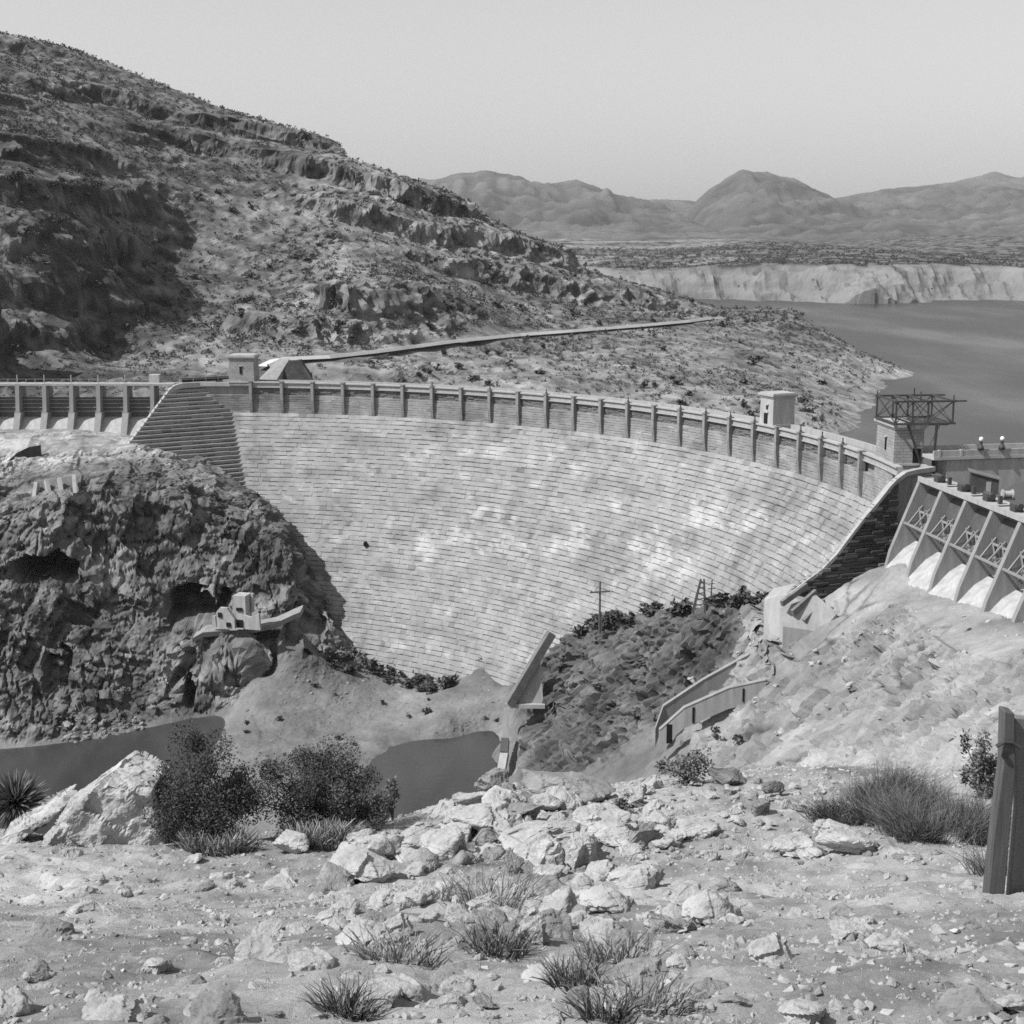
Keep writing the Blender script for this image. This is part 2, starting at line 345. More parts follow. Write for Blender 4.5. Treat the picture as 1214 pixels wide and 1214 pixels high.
for q in [(-42,322,-53),(-39,316,-59),(-40,330,-57),(-35,308,-60),(-45,337,-48),(-52,345,-38),(-60,366,-30),(-20,362,-50),(10,352,-62),(40,330,-60),(58,300,-50),(70,262,-30),(75,238,-14),(74,215,-13),(74,190,-12),(74,165,-11),(90,200,-25),(80,200,-24),(80,180,-22),(95,225,-25),(78,228,-24),(120,330,-30),(76,160,-5),(88,150,1),(102,172,-1),(112,200,0),(116,236,1.5),(130,262,-12),(145,235,6),(-100,362,-13),(-160,362,-12),(-250,362,-12),
          (0,304,-58),(18,290,-46),(32,270,-38),(44,248,-30),(24,296,-50),
          (-110,200,-60),(-60,200,-61),(-20,200,-62),(8,200,-60),(-150,215,-58),(-110,130,-36),(-60,120,-38),(-20,120,-40),(5,120,-38),(-60,70,-6),(-20,70,-4),(10,70,-1),(22,70,2),(14,100,-24),(22,130,-34),(28,150,-27),(30,95,-8),(34,75,6),(45,80,4),
          (-60,45,10),(-30,45,14),(0,45,14),(25,45,15),(45,50,19),(70,60,24),(110,60,38),(150,100,30),(150,200,5),(-100,50,6),(-160,120,-30),(-200,230,-52),(100,110,12)]: cw_(*q)
X, Y, Z = zfield(cc, -200, 104, 66, 366, 0.36)
# the ledge blasted out of the cliff for the ruined house, and hollows in the cliff face
p = np.stack([X, Y, Z], -1).reshape(-1, 3); n = normals(X, Y, Z).reshape(-1, 3)
steep = sstep(0.25, 0.6, 1 - n[:, 2])
cliff = sstep(-20, -32, p[:, 0]) * sstep(235, 262, p[:, 1]) * (1 - sstep(-12, -8, p[:, 2])) * sstep(-64, -62, p[:, 2])
mound = sstep(-64, -60, p[:, 0]) * (1 - sstep(-2, 3, p[:, 1] - (303 + (p[:, 0] + 49))))
cliff = cliff * (1 - mound)
knob = sstep(0, 4, p[:, 0]) * (1 - sstep(34, 44, p[:, 0] - 0 * p[:, 1])) * sstep(224, 232, p[:, 1]) * (1 - sstep(284, 296, p[:, 1]))
chute = sstep(22, 30, p[:, 0]) * (1 - np.clip(knob * 1.3, 0, 1)) * sstep(70, 90, p[:, 1])
chute_ = chute
rot = np.array([[0.93, 0.0, -0.37], [0, 1, 0], [0.37, 0, 0.93]])
q = p @ rot.T
warp = np.stack([vnoise(q / 7, 61), vnoise(q / 7, 62), vnoise(q / 7, 63)], -1) * 1.2
q = q + warp
warp = np.stack([vnoise(p / 16, 61), vnoise(p / 16, 62), vnoise(p / 16, 63)], -1) * 2.0 + np.stack([vnoise(p / 3, 64), vnoise(p / 3, 65), vnoise(p / 3, 66)], -1) * .25
qs = (p + warp) @ rotm(6, 28, 12); qb = (p + warp) @ rotm(-8, -18, -20); qc = (p + warp * .6) @ rotm(14, 8, 35)
f1, r1 = block(qs, (12, 12, 27), 3); f2, r2 = block(qs + 5, (4.4, 4.8, 11.0), 19); f2b, r2b = block(qb, (6.0, 5.0, 3.0), 23); f3, r3 = block(qc + 2, (1.7, 1.9, 1.5), 39); f4, r4 = block(qb, (.9, .9, .8), 47)
hillr = sstep(80, 92, p[:, 0]) * (1 - sstep(225, 240, p[:, 1]))
rough = np.clip(0.10 + cliff * 0.95 + knob * 0.9 + steep * 0.25 * (1 - mound) * (1 - chute_) + hillr * .35, 0, 1.1)
big = .45 + .55 * sstep(-.2, .4, fbm(p / 18, 3, 41))
k1, k2, _k = cell(qs / np.array([3.6, 4.0, 15.0]), 81); vcr = np.exp(-((k2 - k1) / .07)**2) * sstep(.25, .6, _k)
disp = -cliff * vcr * 1.5 + rough * (f1 * 5.6 * big * (1 - .75 * np.clip(knob, 0, 1)) + f2 * 2.7 + f2b * 1.5 * big + f3 * (.8 + .9 * knob) + f4 * (.4 + .5 * knob) + fbm(p / 1.6, 4, 40) * .12) + (mound + chute) * fbm(p / 2.2, 4, 42) * .16
strata = sstep(0.35, 0.65, vnoise(np.stack([q[:, 2] * 0.42, q[:, 0] * 0.02, q[:, 1] * 0.02], -1), 77) * 0.5 + 0.5)
disp = disp + cliff * (strata - 0.5) * .6
qd = (p + warp) @ rotm(9, -12, 14)
slab, rsl = block(qd, (15, 8, 2.6), 57); slab2, rs2_ = block(qd + 3, (5.5, 3.0, 1.3), 59)
rub = sstep(.05, .35, fbm(p / 20, 3, 5))
disp = disp + chute * (slab * 3.0 + slab2 * 1.7 + rub * (f3 * 1.2 + f4 * .7)) + mound * (f4 * .35 + .5 * fbm(p / 7, 3, 8))
disp = disp + (1 - rough) * fbm(p / 6, 4, 60) * 0.35
below = 1 - sstep(-65.0, -63.0, p[:, 2])
disp = disp * (1 - below * 0.9)
out = n.copy(); out[:, 2] *= 0.35
c1, c2, _c = cell((p + warp) @ rotm(0, 0, 25) / np.array([17., 6., 9.]), 5); crack = np.exp(-((c2 - c1) / .035)**2) * sstep(-.15, .2, fbm(p / 15, 3, 51))
disp = disp - .9 * crack * np.clip(chute + .5 * knob, 0, 1)
bk = .30 * (1 - .8 * np.clip(chute + knob, 0, 1)); disp = (1 - bk) * disp + bk * blur(disp.reshape(X.shape), 1).ravel()
near_sp = sstep(337, 345, p[:, 1]) * (p[:, 0] < -92)
gate = ((p[:, 0] > 56) * (np.abs(p[:, 1] - 195) < 40)) | ((p[:, 0] > 42) * (np.abs(p[:, 1] - 211) < 9))
disp = disp * (1 - 0.8 * near_sp) * (1 - 0.8 * gate)
p2 = p + out * disp[:, None]
def hollow(u, v, Yc, ru, rv, depth):                # a cave: the rock inside an oval of the cliff face set back along the slope's depth
    c0 = at(u, v, Yc); k = Yc / F
    dx = (p2[:, 0] - c0[0]) / (ru * k) + f2 * .35; dz = (p2[:, 2] - c0[2]) / (rv * k) + f2b * .35
    m = np.exp(-np.maximum(0, (np.abs(dx)**4 + np.abs(dz + 0.25 * dx + 0.22 * vnoise(p / 3.0, 31))**4) - 0.5) * 6) * (np.abs(p[:, 1] - c0[1]) < 26)
    p2[:, 1] += m * depth; p2[:, 0] += m * depth * -0.12
hollow(246, 650, 293, 22, 10, 15); hollow(361, 682, 299, 24, 12, 18)
hollow(362, 742, 292, 5, 14, 7); hollow(452, 672, 314, 14, 26, 6); hollow(257, 730, 281, 9, 14, 4)
hollow(768, 742, 229, 22, 7, 4); hollow(795, 690, 226, 9, 9, 4); hollow(645, 772, 245, 6, 4, 3)
ap = sstep(326, 340, p[:, 1]) * (p[:, 0] < -80) * sstep(-24, -20, p[:, 2])
stain = fbm(np.stack([p[:, 0] / 14, p[:, 1] / 8, p[:, 2] / 3], -1), 4, 93)
tone = 0.14 + 0.13 * ap + chute * (0.135 + 0.04 * np.clip(stain, -1, .6) + .05 * (rsl - .5)) + 0.05 * sstep(-55, -62, p[:, 2]) * (1 - cliff) - .02 * knob
tone *= 1 + 0.25 * fbm(p / 11, 4, 90) + 0.35 * (r1 - 0.5) * rough + .35 * (r2 - .5) * rough
tone *= 1 + 0.5 * cliff * sstep(.1, .5, fbm(np.stack([qs[:, 0] / 6, qs[:, 1] / 6, qs[:, 2] / 26], -1), 3, 99))
tone *= 1 - .6 * crack * np.clip(chute + knob * .6, 0, 1)
varn = sstep(.1, .6, fbm(np.stack([qs[:, 0] / 2.2, qs[:, 1] / 2.2, qs[:, 2] / 22], -1), 4, 103)); tone *= 1 - .38 * varn * np.clip(cliff + .4 * knob, 0, 1)
tone *= 1 + .3 * (r4 - .5) * np.clip(cliff + knob, 0, 1)
tone = np.clip(tone, 0.05, 0.42)
tag(link('canyon_terrain', np_mesh('canyon_terrain', p2, grid_quads(*X.shape), M['canyon'], False, tone)), kind='structure')
CAN = (X, Y, p2[:, 2].reshape(X.shape), Z)

# --- the hillside and promontory above the dam
cc = []
for q in [(218,500,396),(100,500,396),(0,500,396),(340,498,398),(385,499,402),(430,491,404),(290,497,396),
          (222,345,446),(222,300,510),(290,400,450),(275,345,470),(275,300,560),(130,400,400),(130,345,430),(0,400,390),(0,350,420),
          (302,413,462),(338,414,512),(288,348,474),(318,340,530),(360,400,532),(360,345,585),(330,432,480),(360,440,490),
          (400,345,590),(450,345,598),(510,345,605),(550,361,612),(600,384,622),(650,408,640),(690,424,650),(712,431,655),(728,439,655),(736,452,640),
          (455,321,618),(400,297,640),(300,262,680),(200,238,690),(100,232,690),(0,240,670),(-150,250,640),
          (400,400,530),(450,400,545),(500,400,560),(550,408,580),(600,420,595),(400,450,455),(450,450,475),(470,476,434),(475,432,462),(500,477,447),(505,431,472),(530,475,462),(535,429,488),(560,471,482),(562,436,505),(515,415,545),(600,445,560),(650,440,590),(700,446,625),(400,475,425),(450,472,430),
          (430,488.5,404),(465,487,410),(500,483,430),(530,479,450),(560,475,468),(610,470,500),(650,467,515),(700,463,545),(745,459,575),
          (455,497,398),(480,500,390),(520,500,398),(560,500,415),(620,503,415),(660,500,430),(700,505,425),(760,500,440),(800,518,408),(840,525,405),(620,485,450),(680,480,480),(730,475,510),(780,480,500),
          (880,491,562),(865,481,580),(850,470,602),(820,448,640),(790,452,625),(762,456,600)]: cc.append(at(*q))
for q in [(858,542,-18),(888,503,-18),(885,515,-18.4),(875,528,-18.4)]: cc.append(atz(*q))
for u, v, Y_ in [(510,345,605),(550,361,612),(600,384,622),(650,408,640),(455,321,618),(400,297,640),(300,262,680),(200,238,690),(100,232,690),(0,240,670),(-150,250,640),(712,431,655)]:
    a = at(u, v, Y_); cc.append(a + np.array([20, 70, -22])); cc.append(a + np.array([40, 160, -60]))
for q in [(-137,386,0),(-129,430,2),(-122,470,6),(-142.5,388,34),(-135,430,28),(-128,470,21),(-125,440,3),(-110,440,6),(-118,410,0),
          (0,362,-22),(30,345,-22),(50,318,-24),(66,280,-26),(80,250,-26),(-50,380,-8),(-30,374,-14),(-75,380,-4),(-100,378,-4),(-160,370,-14),(-250,370,-14),
          (165,620,-23),(205,560,-26),(180,500,-26),(145,450,-25),(118,415,-24),(110,370,-27),(160,690,-24),(130,750,-24),(80,790,-24),(0,800,-24),(220,400,-30),(220,780,-30),(-420,380,-5),(-420,800,20)]: cc.append(np.array(q, float))
X, Y, Z = zfield(cc, -300, 225, 366, 800, 0.75)
p = np.stack([X, Y, Z], -1).reshape(-1, 3); dipz = p[:, 2] + .20 * p[:, 0] + 2.5 * fbm(p / 40, 3, 2); fr = np.mod(dipz, 13.0) / 13.0
stairs = 13.0 * (sstep(.38, .60, fr) - fr) * sstep(2, 9, p[:, 2]) * sstep(-.35, .25, fbm(p / 55, 3, 71)) * .55
Z = Z + blur(stairs.reshape(X.shape), 1)
p = np.stack([X, Y, Z], -1).reshape(-1, 3); n = normals(X, Y, Z).reshape(-1, 3)
rot = np.array([[0.90, 0.1, 0.42], [0, 1, 0], [-0.42, 0, 0.90]])
q = p @ rot.T
warp = np.stack([vnoise(p / 20, 61), vnoise(p / 20, 62), vnoise(p / 20, 63)], -1) * 2.5 + np.stack([vnoise(p / 4, 64), vnoise(p / 4, 65), vnoise(p / 4, 66)], -1) * .4
qs = (p + warp) @ rotm(8, -24, 15); qb = (p + warp) @ rotm(-6, 30, -25); qc = (p + warp * .5) @ rotm(12, 10, 40)
f1, r1 = block(qs, (20, 16, 9), 13); f2, r2 = block(qs + 3, (8, 7, 3.6), 29); f2b, r2b = block(qb, (4.0, 4.5, 9), 31); f3, r3 = block(qc, (2.4, 2.8, 2.0), 51)
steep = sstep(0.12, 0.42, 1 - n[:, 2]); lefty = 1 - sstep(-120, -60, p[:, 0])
rk = np.clip(0.3 + steep * 0.5 * (1 - .55 * lefty), 0, 1.1)
band = fbm(p / 45, 3, 7)
disp = rk * (f1 * 4.5 * (0.25 + steep) + f2 * 2.8 + f2b * 2.4 * (.3 + steep) + f3 * 1.7 + fbm(p / 2.4, 4, 33) * 0.4)
dip = p[:, 2] + 0.42 * p[:, 0] + 1.2 * vnoise(p / 9, 4); scarp = lefty * steep
disp += scarp * 2.6 * (sstep(.3, .7, .5 + .5 * vnoise(np.stack([dip * .34, p[:, 1] / 40, p[:, 0] * 0], -1), 6)) - .5)
ledge = sstep(-12, 4, p[:, 2]) * (1 - lefty); disp += ledge * sstep(.05, .3, fbm(p / 26, 3, 17)) * (f2b * 3.0 + block(qc + 7, (3.2, 3.2, 10), 67)[0] * 2.6)
road_pts = np.array([at(u, v, Y_) for u, v, Y_ in [(418,494,398),(430,488.5,404),(465,487,410),(500,483,430),(530,479,450),(560,475,468),(610,470,500),(650,467,515),(700,463,545),(738,459.5,572),(752,457.5,590),(764,457,604)]])
def seg_dist(P2, line):
    d = np.full(len(P2), 1e9)
    for a, b in zip(line[:-1, :2], line[1:, :2]):
        t = np.clip(((P2 - a) @ (b - a)) / ((b - a) @ (b - a)), 0, 1); d = np.minimum(d, np.hypot(*(P2 - a - t[:, None] * (b - a)).T))
    return d
rd = seg_dist(p[:, :2], road_pts); disp *= sstep(2.0, 8.0, rd)
shore = sstep(-24, -17, p[:, 2]); disp = disp * (0.15 + 0.85 * shore) + fbm(p / 8, 4, 3) * 0.5 * sstep(2, 6, rd)
disp = .55 * disp + .45 * blur(disp.reshape(X.shape), 1).ravel()
out = n.copy(); out[:, 2] *= 0.45
p2 = p + out * disp[:, None]
nearroad = 1 - sstep(2.6, 5.5, rd)
bandt = vnoise(np.stack([dipz * .55, p[:, 0] / 60, p[:, 1] / 60], -1), 73)
tone = np.clip(0.80 + .24 * bandt * sstep(0, 8, p[:, 2]) + 0.25 * fbm(p / 30, 4, 70) + 0.45 * (r2 - .5) + .45 * (r3 - .5) + 0.30 * sstep(-2, -14, p[:, 2]) - 0.25 * lefty - .12 * scarp, 0.3, 1.7)  # left side and its scarp get a darker colour to deepen their shade
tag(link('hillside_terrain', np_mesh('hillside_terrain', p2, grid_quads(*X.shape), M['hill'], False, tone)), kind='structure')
HIL = (X, Y, p2[:, 2].reshape(X.shape), Z)
# the road cut along the hillside: a raised ribbon with a retaining edge
rv, rq = [], []
L0 = [Vector(a) for a in road_pts]; dense = []
for a, b in zip(L0[:-1], L0[1:]):
    for k in range(8): dense.append(a.lerp(b, k / 8))
dense.append(L0[-1])
for k, a in enumerate(dense):
    t = (dense[min(k + 1, len(dense) - 1)] - dense[max(k - 1, 0)]); t.z = 0; t.normalize(); s_ = Vector((t.y, -t.x, 0))
    for off_, dz in ((-2.6, 0.6), (1.4, 0.65), (1.5, 1.3), (1.8, 1.3), (2.6, 0.4)): rv.append(a + s_ * off_ + Vector((0, 0, dz)))
rq = grid_quads(len(dense), 5)[:, ::-1]
tag(link('road', np_mesh('road', rv, rq, M['road'])), kind='structure')

def slab_wall(label, pix, mat, thick=3.0, nm='retaining_wall'):
    P_ = [at(*a) for a in pix]; q = MB(); q.prism(lambda t: [tuple(a + np.array([0, t, 0])) for a in P_], 0, thick); return tag(q.build(nm, M[mat]), label, 'wall')
# --- lake and river
def sheet(name, x0, x1, y0, y1, z, mat):
    return tag(link(name, np_mesh(name, [(x0, y0, z), (x1, y0, z), (x1, y1, z), (x0, y1, z)], [(0, 1, 2, 3)], mat)), kind='structure')
DC = np.array([-80.1, 221.7]); DR = 142.9              # plan centre and radius of the arched dam
arc = [(DC[0] + (DR + 3) * math.cos(math.radians(a)), DC[1] + (DR + 3) * math.sin(math.radians(a))) for a in range(92, 0, -3)]
outl = arc + [(71, 216), (72, 170), (78, 158), (110, 140), (3500, 140), (3500, 2600), (-900, 2600), (-900, 368)]
me = bpy.data.meshes.new('lake'); me.from_pydata([(a, b, -18.0) for a, b in outl], [], [tuple(range(len(outl)))[::-1]]); me.materials.append(M['lake'])
if me.polygons[0].normal.z < 0: me.flip_normals()
tag(link('lake', me), kind='structure')
sheet('river', -400, 8, 190, 345, -64.0, M['river'])

# --- far shore: pale bare bluffs, a scrubby plateau, the plain and the mountains
xs = np.linspace(-700, 1900, 900); ys = np.concatenate([np.linspace(1150, 1520, 190), np.linspace(1530, 3200, 150)])
X, Y = np.meshgrid(xs, ys); P2 = np.stack([X, Y, X * 0], -1).reshape(-1, 3)
U = CX + F * X / Y
shore_y = 1205 + 70 * sstep(760, 640, U) * 2.2 + 30 * vnoise(np.stack([X.ravel() / 210, X.ravel() * 0, X.ravel() * 0], -1), 5).reshape(X.shape) + 14 * vnoise(np.stack([X.ravel() / 60, X.ravel() * 0, X.ravel() * 0 + 3], -1), 6).reshape(X.shape)
d = Y - shore_y
top = 10 + 10 * vnoise(np.stack([X.ravel() / 330, X.ravel() * 0, X.ravel() * 0], -1), 15).reshape(X.shape) - 9 * sstep(800, 700, U)
gul = ridged(np.stack([X.ravel() / 80, Y.ravel() / 110, X.ravel() * 0], -1), 5, 8).reshape(X.shape)
dd = d + gul * 46 - 14 + 40 * vnoise(np.stack([X.ravel() / 95, X.ravel() * 0, X.ravel() * 0 + 7], -1), 26).reshape(X.shape)
Z = -21 + (top + 21) * sstep(-18, 105, dd) ** 0.8 + sstep(130, 500, d) * 6 + sstep(400, 1900, d) * 14
Z = Z + fbm(P2 / 130, 5, 2).reshape(X.shape) * 3.0 * sstep(60, 300, d) + fbm(P2 / 25, 4, 3).reshape(X.shape) * 0.9
Z = np.where(d < -25, -24, Z)
plant = sstep(78, 112, dd + 18 * fbm(P2 / 50, 4, 12).reshape(X.shape))
pale2 = sstep(0.0, 0.35, fbm(P2 * np.array([1 / 260, 1 / 120, 1]), 4, 44).reshape(X.shape)) * sstep(820, 720, U)
spots = sstep(-0.05, 0.2, fbm(P2 / 12, 3, 21).reshape(X.shape)); strat = 0.5 + 0.5 * vnoise(np.stack([Z.ravel() * 0.7, X.ravel() / 90, Y.ravel() * 0], -1), 23).reshape(X.shape)
tone = (0.145 + 0.05 * strat + 0.035 * gul.clip(-1, 1)) * (1 - plant) + plant * (0.13 - 0.095 * spots + 0.10 * pale2)
FAR, FARP, FXS, FYS = Z.copy(), plant.copy(), xs, ys
M['far'] = surf('far_shore_ground', 0.8, 1.15, 0.02, 0.12, 0.4, 2.0, tone=True)
tag(link('far_shore_hills', np_mesh('far_shore_hills', np.stack([X, Y, Z], -1), grid_quads(*X.shape), M['far'], False, tone)), kind='structure')
def mountains(name, pix, Y0, Y1, depth, s, base=16.0, alb=(0.055, 0.12), x_ext=None):
    pu = [a for a, b in pix]; ph = [H + (VH - b) / F * Y0 for a, b in pix]
    ny, nx = 110, 620
    us = np.linspace(pu[0], pu[-1], nx); ts = np.linspace(0, 1, ny)
    Ug, T = np.meshgrid(us, ts)
    Yg = Y1 + (Y0 + depth - Y1) * T; Xg = (Ug - CX) / F * Y0 * (0.55 + 0.45 * Yg / Y0)
    hh = np.interp(us, pu, ph)[None, :]
    pp = np.stack([Xg, Yg, Xg * 0], -1).reshape(-1, 3) / Y0
    tr = (Y0 - Y1) / (Y0 + depth - Y1); prof = np.where(T < tr, (T / tr) ** 1.7, 1 - 0.9 * (T - tr) / (1 - tr))
    rg = ridged(pp * np.array([26, 9, 1]), 6, s, .58).reshape(Xg.shape); f2 = fbm(pp * 55, 7, s + 9, .62).reshape(Xg.shape)
    env = np.clip(prof * (1 - prof) * 4, 0, 1)
    Zg = base + (hh - base) * prof + env * (T < tr) * (hh - base) * 0.11 * (rg - .4) + (hh - base) * (0.014 + .075 * (1 - prof)) * f2 * np.sqrt(np.clip(prof, 0, 1)) + (rg + f2) * 5 * sstep(0.0, 0.1, T)
    tone = 1 + 0.35 * f2 + 0.3 * vnoise(np.stack([Zg.ravel() / 45, Xg.ravel() / 1500, Yg.ravel() * 0], -1), s + 4).reshape(Xg.shape)
    m = surf(name + '_rock', alb[0], alb[1], 0.002, 0.012, 0.5, 12.0, tone=True)
    return tag(link(name, np_mesh(name, np.stack([Xg, Yg, Zg], -1), grid_quads(ny, nx), m, True, np.clip(tone, .5, 1.6))), kind='structure')
mountains('low_hills', [(120,393),(560,392),(640,390),(700,392),(760,391),(800,386),(840,388),(880,382),(930,384),(985,376),(1040,380),(1120,374),(1214,378),(1500,384)], 4200, 2700, 1100, 5)
mountains('near_mountains', [(120,360),(480,362),(540,353),(556,350),(572,347.5),(586,347),(600,349),(614,352),(628,356),(644,355),(656,354),(670,358),(686,364),(705,367),(722,374),(736,380),(744,368),(752,361.5),(760,356.5),(768,350.5),(776,346),(781,345),(790,346.5),(802,350),(816,353),(824,356),(832,361),(845,366),(860,363),(884,362),(905,360),(925,358),(945,359),(970,357),(996,361),(1050,362),(1120,366),(1214,368),(1500,372)], 6800, 3900, 1500, 17)
mountains('far_mountains', [(120,372),(560,372),(640,370),(700,367.5),(735,367),(760,370),(800,371),(850,365),(880,360),(912,357),(938,354),(956,349.5),(968,348),(980,350),(996,349),(1015,346),(1045,351),(1090,349),(1150,357),(1214,361),(1500,366)], 10500, 7600, 1800, 37)

# ------------------------------------------------------------------ the dam
dam = empty('dam', (DC[0], DC[1], 0), 0, 'curved masonry dam of pale stepped stone courses across the gorge', 'dam')
LOC = np.array([DC[0], DC[1], 0.0])
KB, Z0 = 0.70, -8.0
def offs(z): return KB * max(0.0, Z0 - z)
def blocks(pos, s0, s1, ztop, zbot, ztread, width, jr, rs, V, Q, T, tonef, groove=0.17, tread=.30):
    """One course of dressed stones. pos(s, r, z) -> point; r is the depth behind the course's face; ztread: depth of the tread above."""
    s = s0
    while s < s1:
        wd = width * rs.uniform(0.6, 1.5); e = min(s + wd, s1)
        j = rs.uniform(-jr, jr); zt = ztop + rs.uniform(-0.05, 0.05); g = 0.005; h_ = ztop - zbot
        n = len(V); a, b = s + g, e - g; lip = zbot + h_ * groove * rs.uniform(.3, 1.5); rb = max(0.0, ztread - tread)
        V += [pos(a, -j, lip), pos(b, -j, lip), pos(b, -j - .02 + rb, zt - 0.06), pos(a, -j - .02 + rb, zt - .06), pos(a, -j + .04 + rb, zt), pos(b, -j + .04 + rb, zt), pos(b, ztread + .8, zt + .02), pos(a, ztread + .8, zt + .02),
              pos(a, -j + groove * 1.5, lip + .03), pos(b, -j + groove * 1.5, lip + .03), pos(a, -j + groove * 1.5, zbot - .12), pos(b, -j + groove * 1.5, zbot - .12), pos(a, 1.0, lip), pos(b, 1.0, lip)]
        Q += [(n, n + 1, n + 2, n + 3), (n + 3, n + 2, n + 5, n + 4), (n + 4, n + 5, n + 6, n + 7), (n + 1, n, n + 8, n + 9), (n + 9, n + 8, n + 10, n + 11), (n, n + 3, n + 4, n + 12), (n + 1, n + 13, n + 5, n + 2), (n + 12, n + 4, n + 7, n + 12), (n + 13, n + 6, n + 5, n + 13)]
        t = tonef((a + b) / 2, (ztop + zbot) / 2) * rs.uniform(0.955, 1.04) * (.72 if rs.random() < .012 else 1); T += [t] * 14
        s = e
Vb, Qb, Tb = [], [], []
patches = []                                         # lime stains: (u, v, radius along the arch in m, height in m)
for (u, v, ru, rv) in [(543,628,10,11),(570,624,14,4),(602,631,12,8),(608,607,13,5),(583,605,9,4),(638,630,9,6),(655,626,12,4),(700,628,12,5),(720,640,14,7),(760,600,18,8),(655,610,9,5),(690,600,12,5),(545,553,7,6),(565,560,7,5),(595,557,9,7),(620,565,7,6),(530,562,6,5),(645,552,7,4),(655,570,9,7),(483,550,7,4),(500,570,8,5),(740,645,14,6),(790,610,14,8),(560,715,16,6),(520,705,10,3),(440,560,8,5),(470,540,7,3)]:
    t_ = np.linspace(150, 420, 3000); pp = np.array([0, 0, H]) + t_[:, None] * ray(u, v)
    g_ = np.hypot(pp[:, 0] - DC[0], pp[:, 1] - DC[1]) - (DR - KB * np.maximum(0, Z0 - pp[:, 2])); h_ = pp[np.argmax(g_ > 0)]
    kk = .32 if 595 < v < 660 else .2
    patches.append((math.atan2(h_[1] - DC[1], h_[0] - DC[0]) * DR, h_[2], ru * kk, rv * kk))
rs = random.Random(5)
def dam_tone(s, z): return 1.0
def dam_stain(V_, T_):                               # lime bloom, seepage streaks and weathering, continuous over the stones
    P_ = np.array(V_); s_ = np.arctan2(P_[:, 1], P_[:, 0]) * DR; z_ = P_[:, 2]; o_ = np.zeros(len(s_))
    wob = fbm(np.stack([s_ / 5, z_ / 4, o_], -1), 5, 7); fine = fbm(np.stack([s_ / 1.1, z_ / .8, o_], -1), 3, 9); st = np.zeros(len(s_))
    for (ps, pz, ru, rv) in patches:
        k = ((s_ - ps) / (ru * 1.25))**2 + ((z_ - pz) / (rv * 1.25))**2; st = np.maximum(st, np.exp(-k * .9) * 1.15)
    bloom = sstep(.42, .95, st * .8 + wob * .42 + fine * .50 - .02)
    general = sstep(.2, .9, fbm(np.stack([s_ / 13, z_ / 9, o_], -1), 4, 17) + fine * .3) * .35
    streak = sstep(.15, .7, fbm(np.stack([s_ / 1.6, z_ / 26, o_], -1), 4, 27)) * sstep(-.3, .4, fbm(np.stack([s_ / 22, z_ / 22, o_], -1), 2, 29))
    dark = sstep(.25, .8, fbm(np.stack([s_ / 9, z_ / 3.5, o_], -1), 4, 37))
    return np.asarray(T_) * (0.288 * (1 - .24 * streak - .22 * dark + .10 * fine) + .115 * np.clip(bloom * 1.15 + general * .22, 0, 1.1))
A0, A1 = math.radians(0.6), math.radians(92.5)
hz = 1.0; zc = -8.0
def mkpos(rad):
    def pos(s, r, z):
        a = s / DR; return ((rad + r) * math.cos(a), (rad + r) * math.sin(a), z)
    return pos
while zc > -68:
    zt, zb = zc, zc - hz
    rad = DR - offs(zb)
    blocks(mkpos(rad), A0 * DR, A1 * DR, zt, zb, KB * hz, 1.6, 0.05, rs, Vb, Qb, Tb, dam_tone)
    zc = zb
zc = -3.4
while zc > -8.0 + .01:                                # the upright top of the face, closer jointed
    blocks(mkpos(DR), A0 * DR, A1 * DR, zc, zc - 0.575, 0.0, 1.6, 0.03, rs, Vb, Qb, Tb, dam_tone, .16); zc -= 0.575
link('masonry_face', np_mesh('masonry_face', Vb, Qb, M['masonry'], False, dam_stain(Vb, Tb)), dam)
def arcband(mb, r0, r1, z0, z1, a0, a1, n):
    vs, fs = [], []
    for k in range(n + 1):
        a = a0 + (a1 - a0) * k / n
        for r, z in ((r0, z0), (r1, z0), (r1, z1), (r0, z1)): vs.append((r * math.cos(a), r * math.sin(a), z))
    for k in range(n):
        for i in range(4):
            j = (i + 1) % 4; fs.append((4 * k + i, 4 * k + j, 4 * k + 4 + j, 4 * k + 4 + i))
    fs += [(0, 1, 2, 3), (4 * n + 3, 4 * n + 2, 4 * n + 1, 4 * n)]
    mb.add(vs, fs)
b = MB(); arcband(b, DR + .9, DR + 5.2, -70, -1.0, A0, A1, 60); b.build('core_wall', M['grey_concrete'], dam)
aL, aR = math.radians(84.6), math.radians(2.5)
b = MB(); arcband(b, DR - .02, DR + .9, -1.25, -0.32, aR, A1, 70); b.build('parapet', M['concrete'], dam)
b = MB(); arcband(b, DR - .38, DR + .8, -0.30, 0.0, aR, aL, 70); arcband(b, DR - .22, DR + .3, -1.5, -1.27, aR, aL, 70); b.build('coping', M['coping'], dam)
b = MB(); arcband(b, DR + 4.6, DR + 5.3, -0.98, 0.0, aR, A1, 70); b.build('upstream_parapet', M['concrete'], dam)
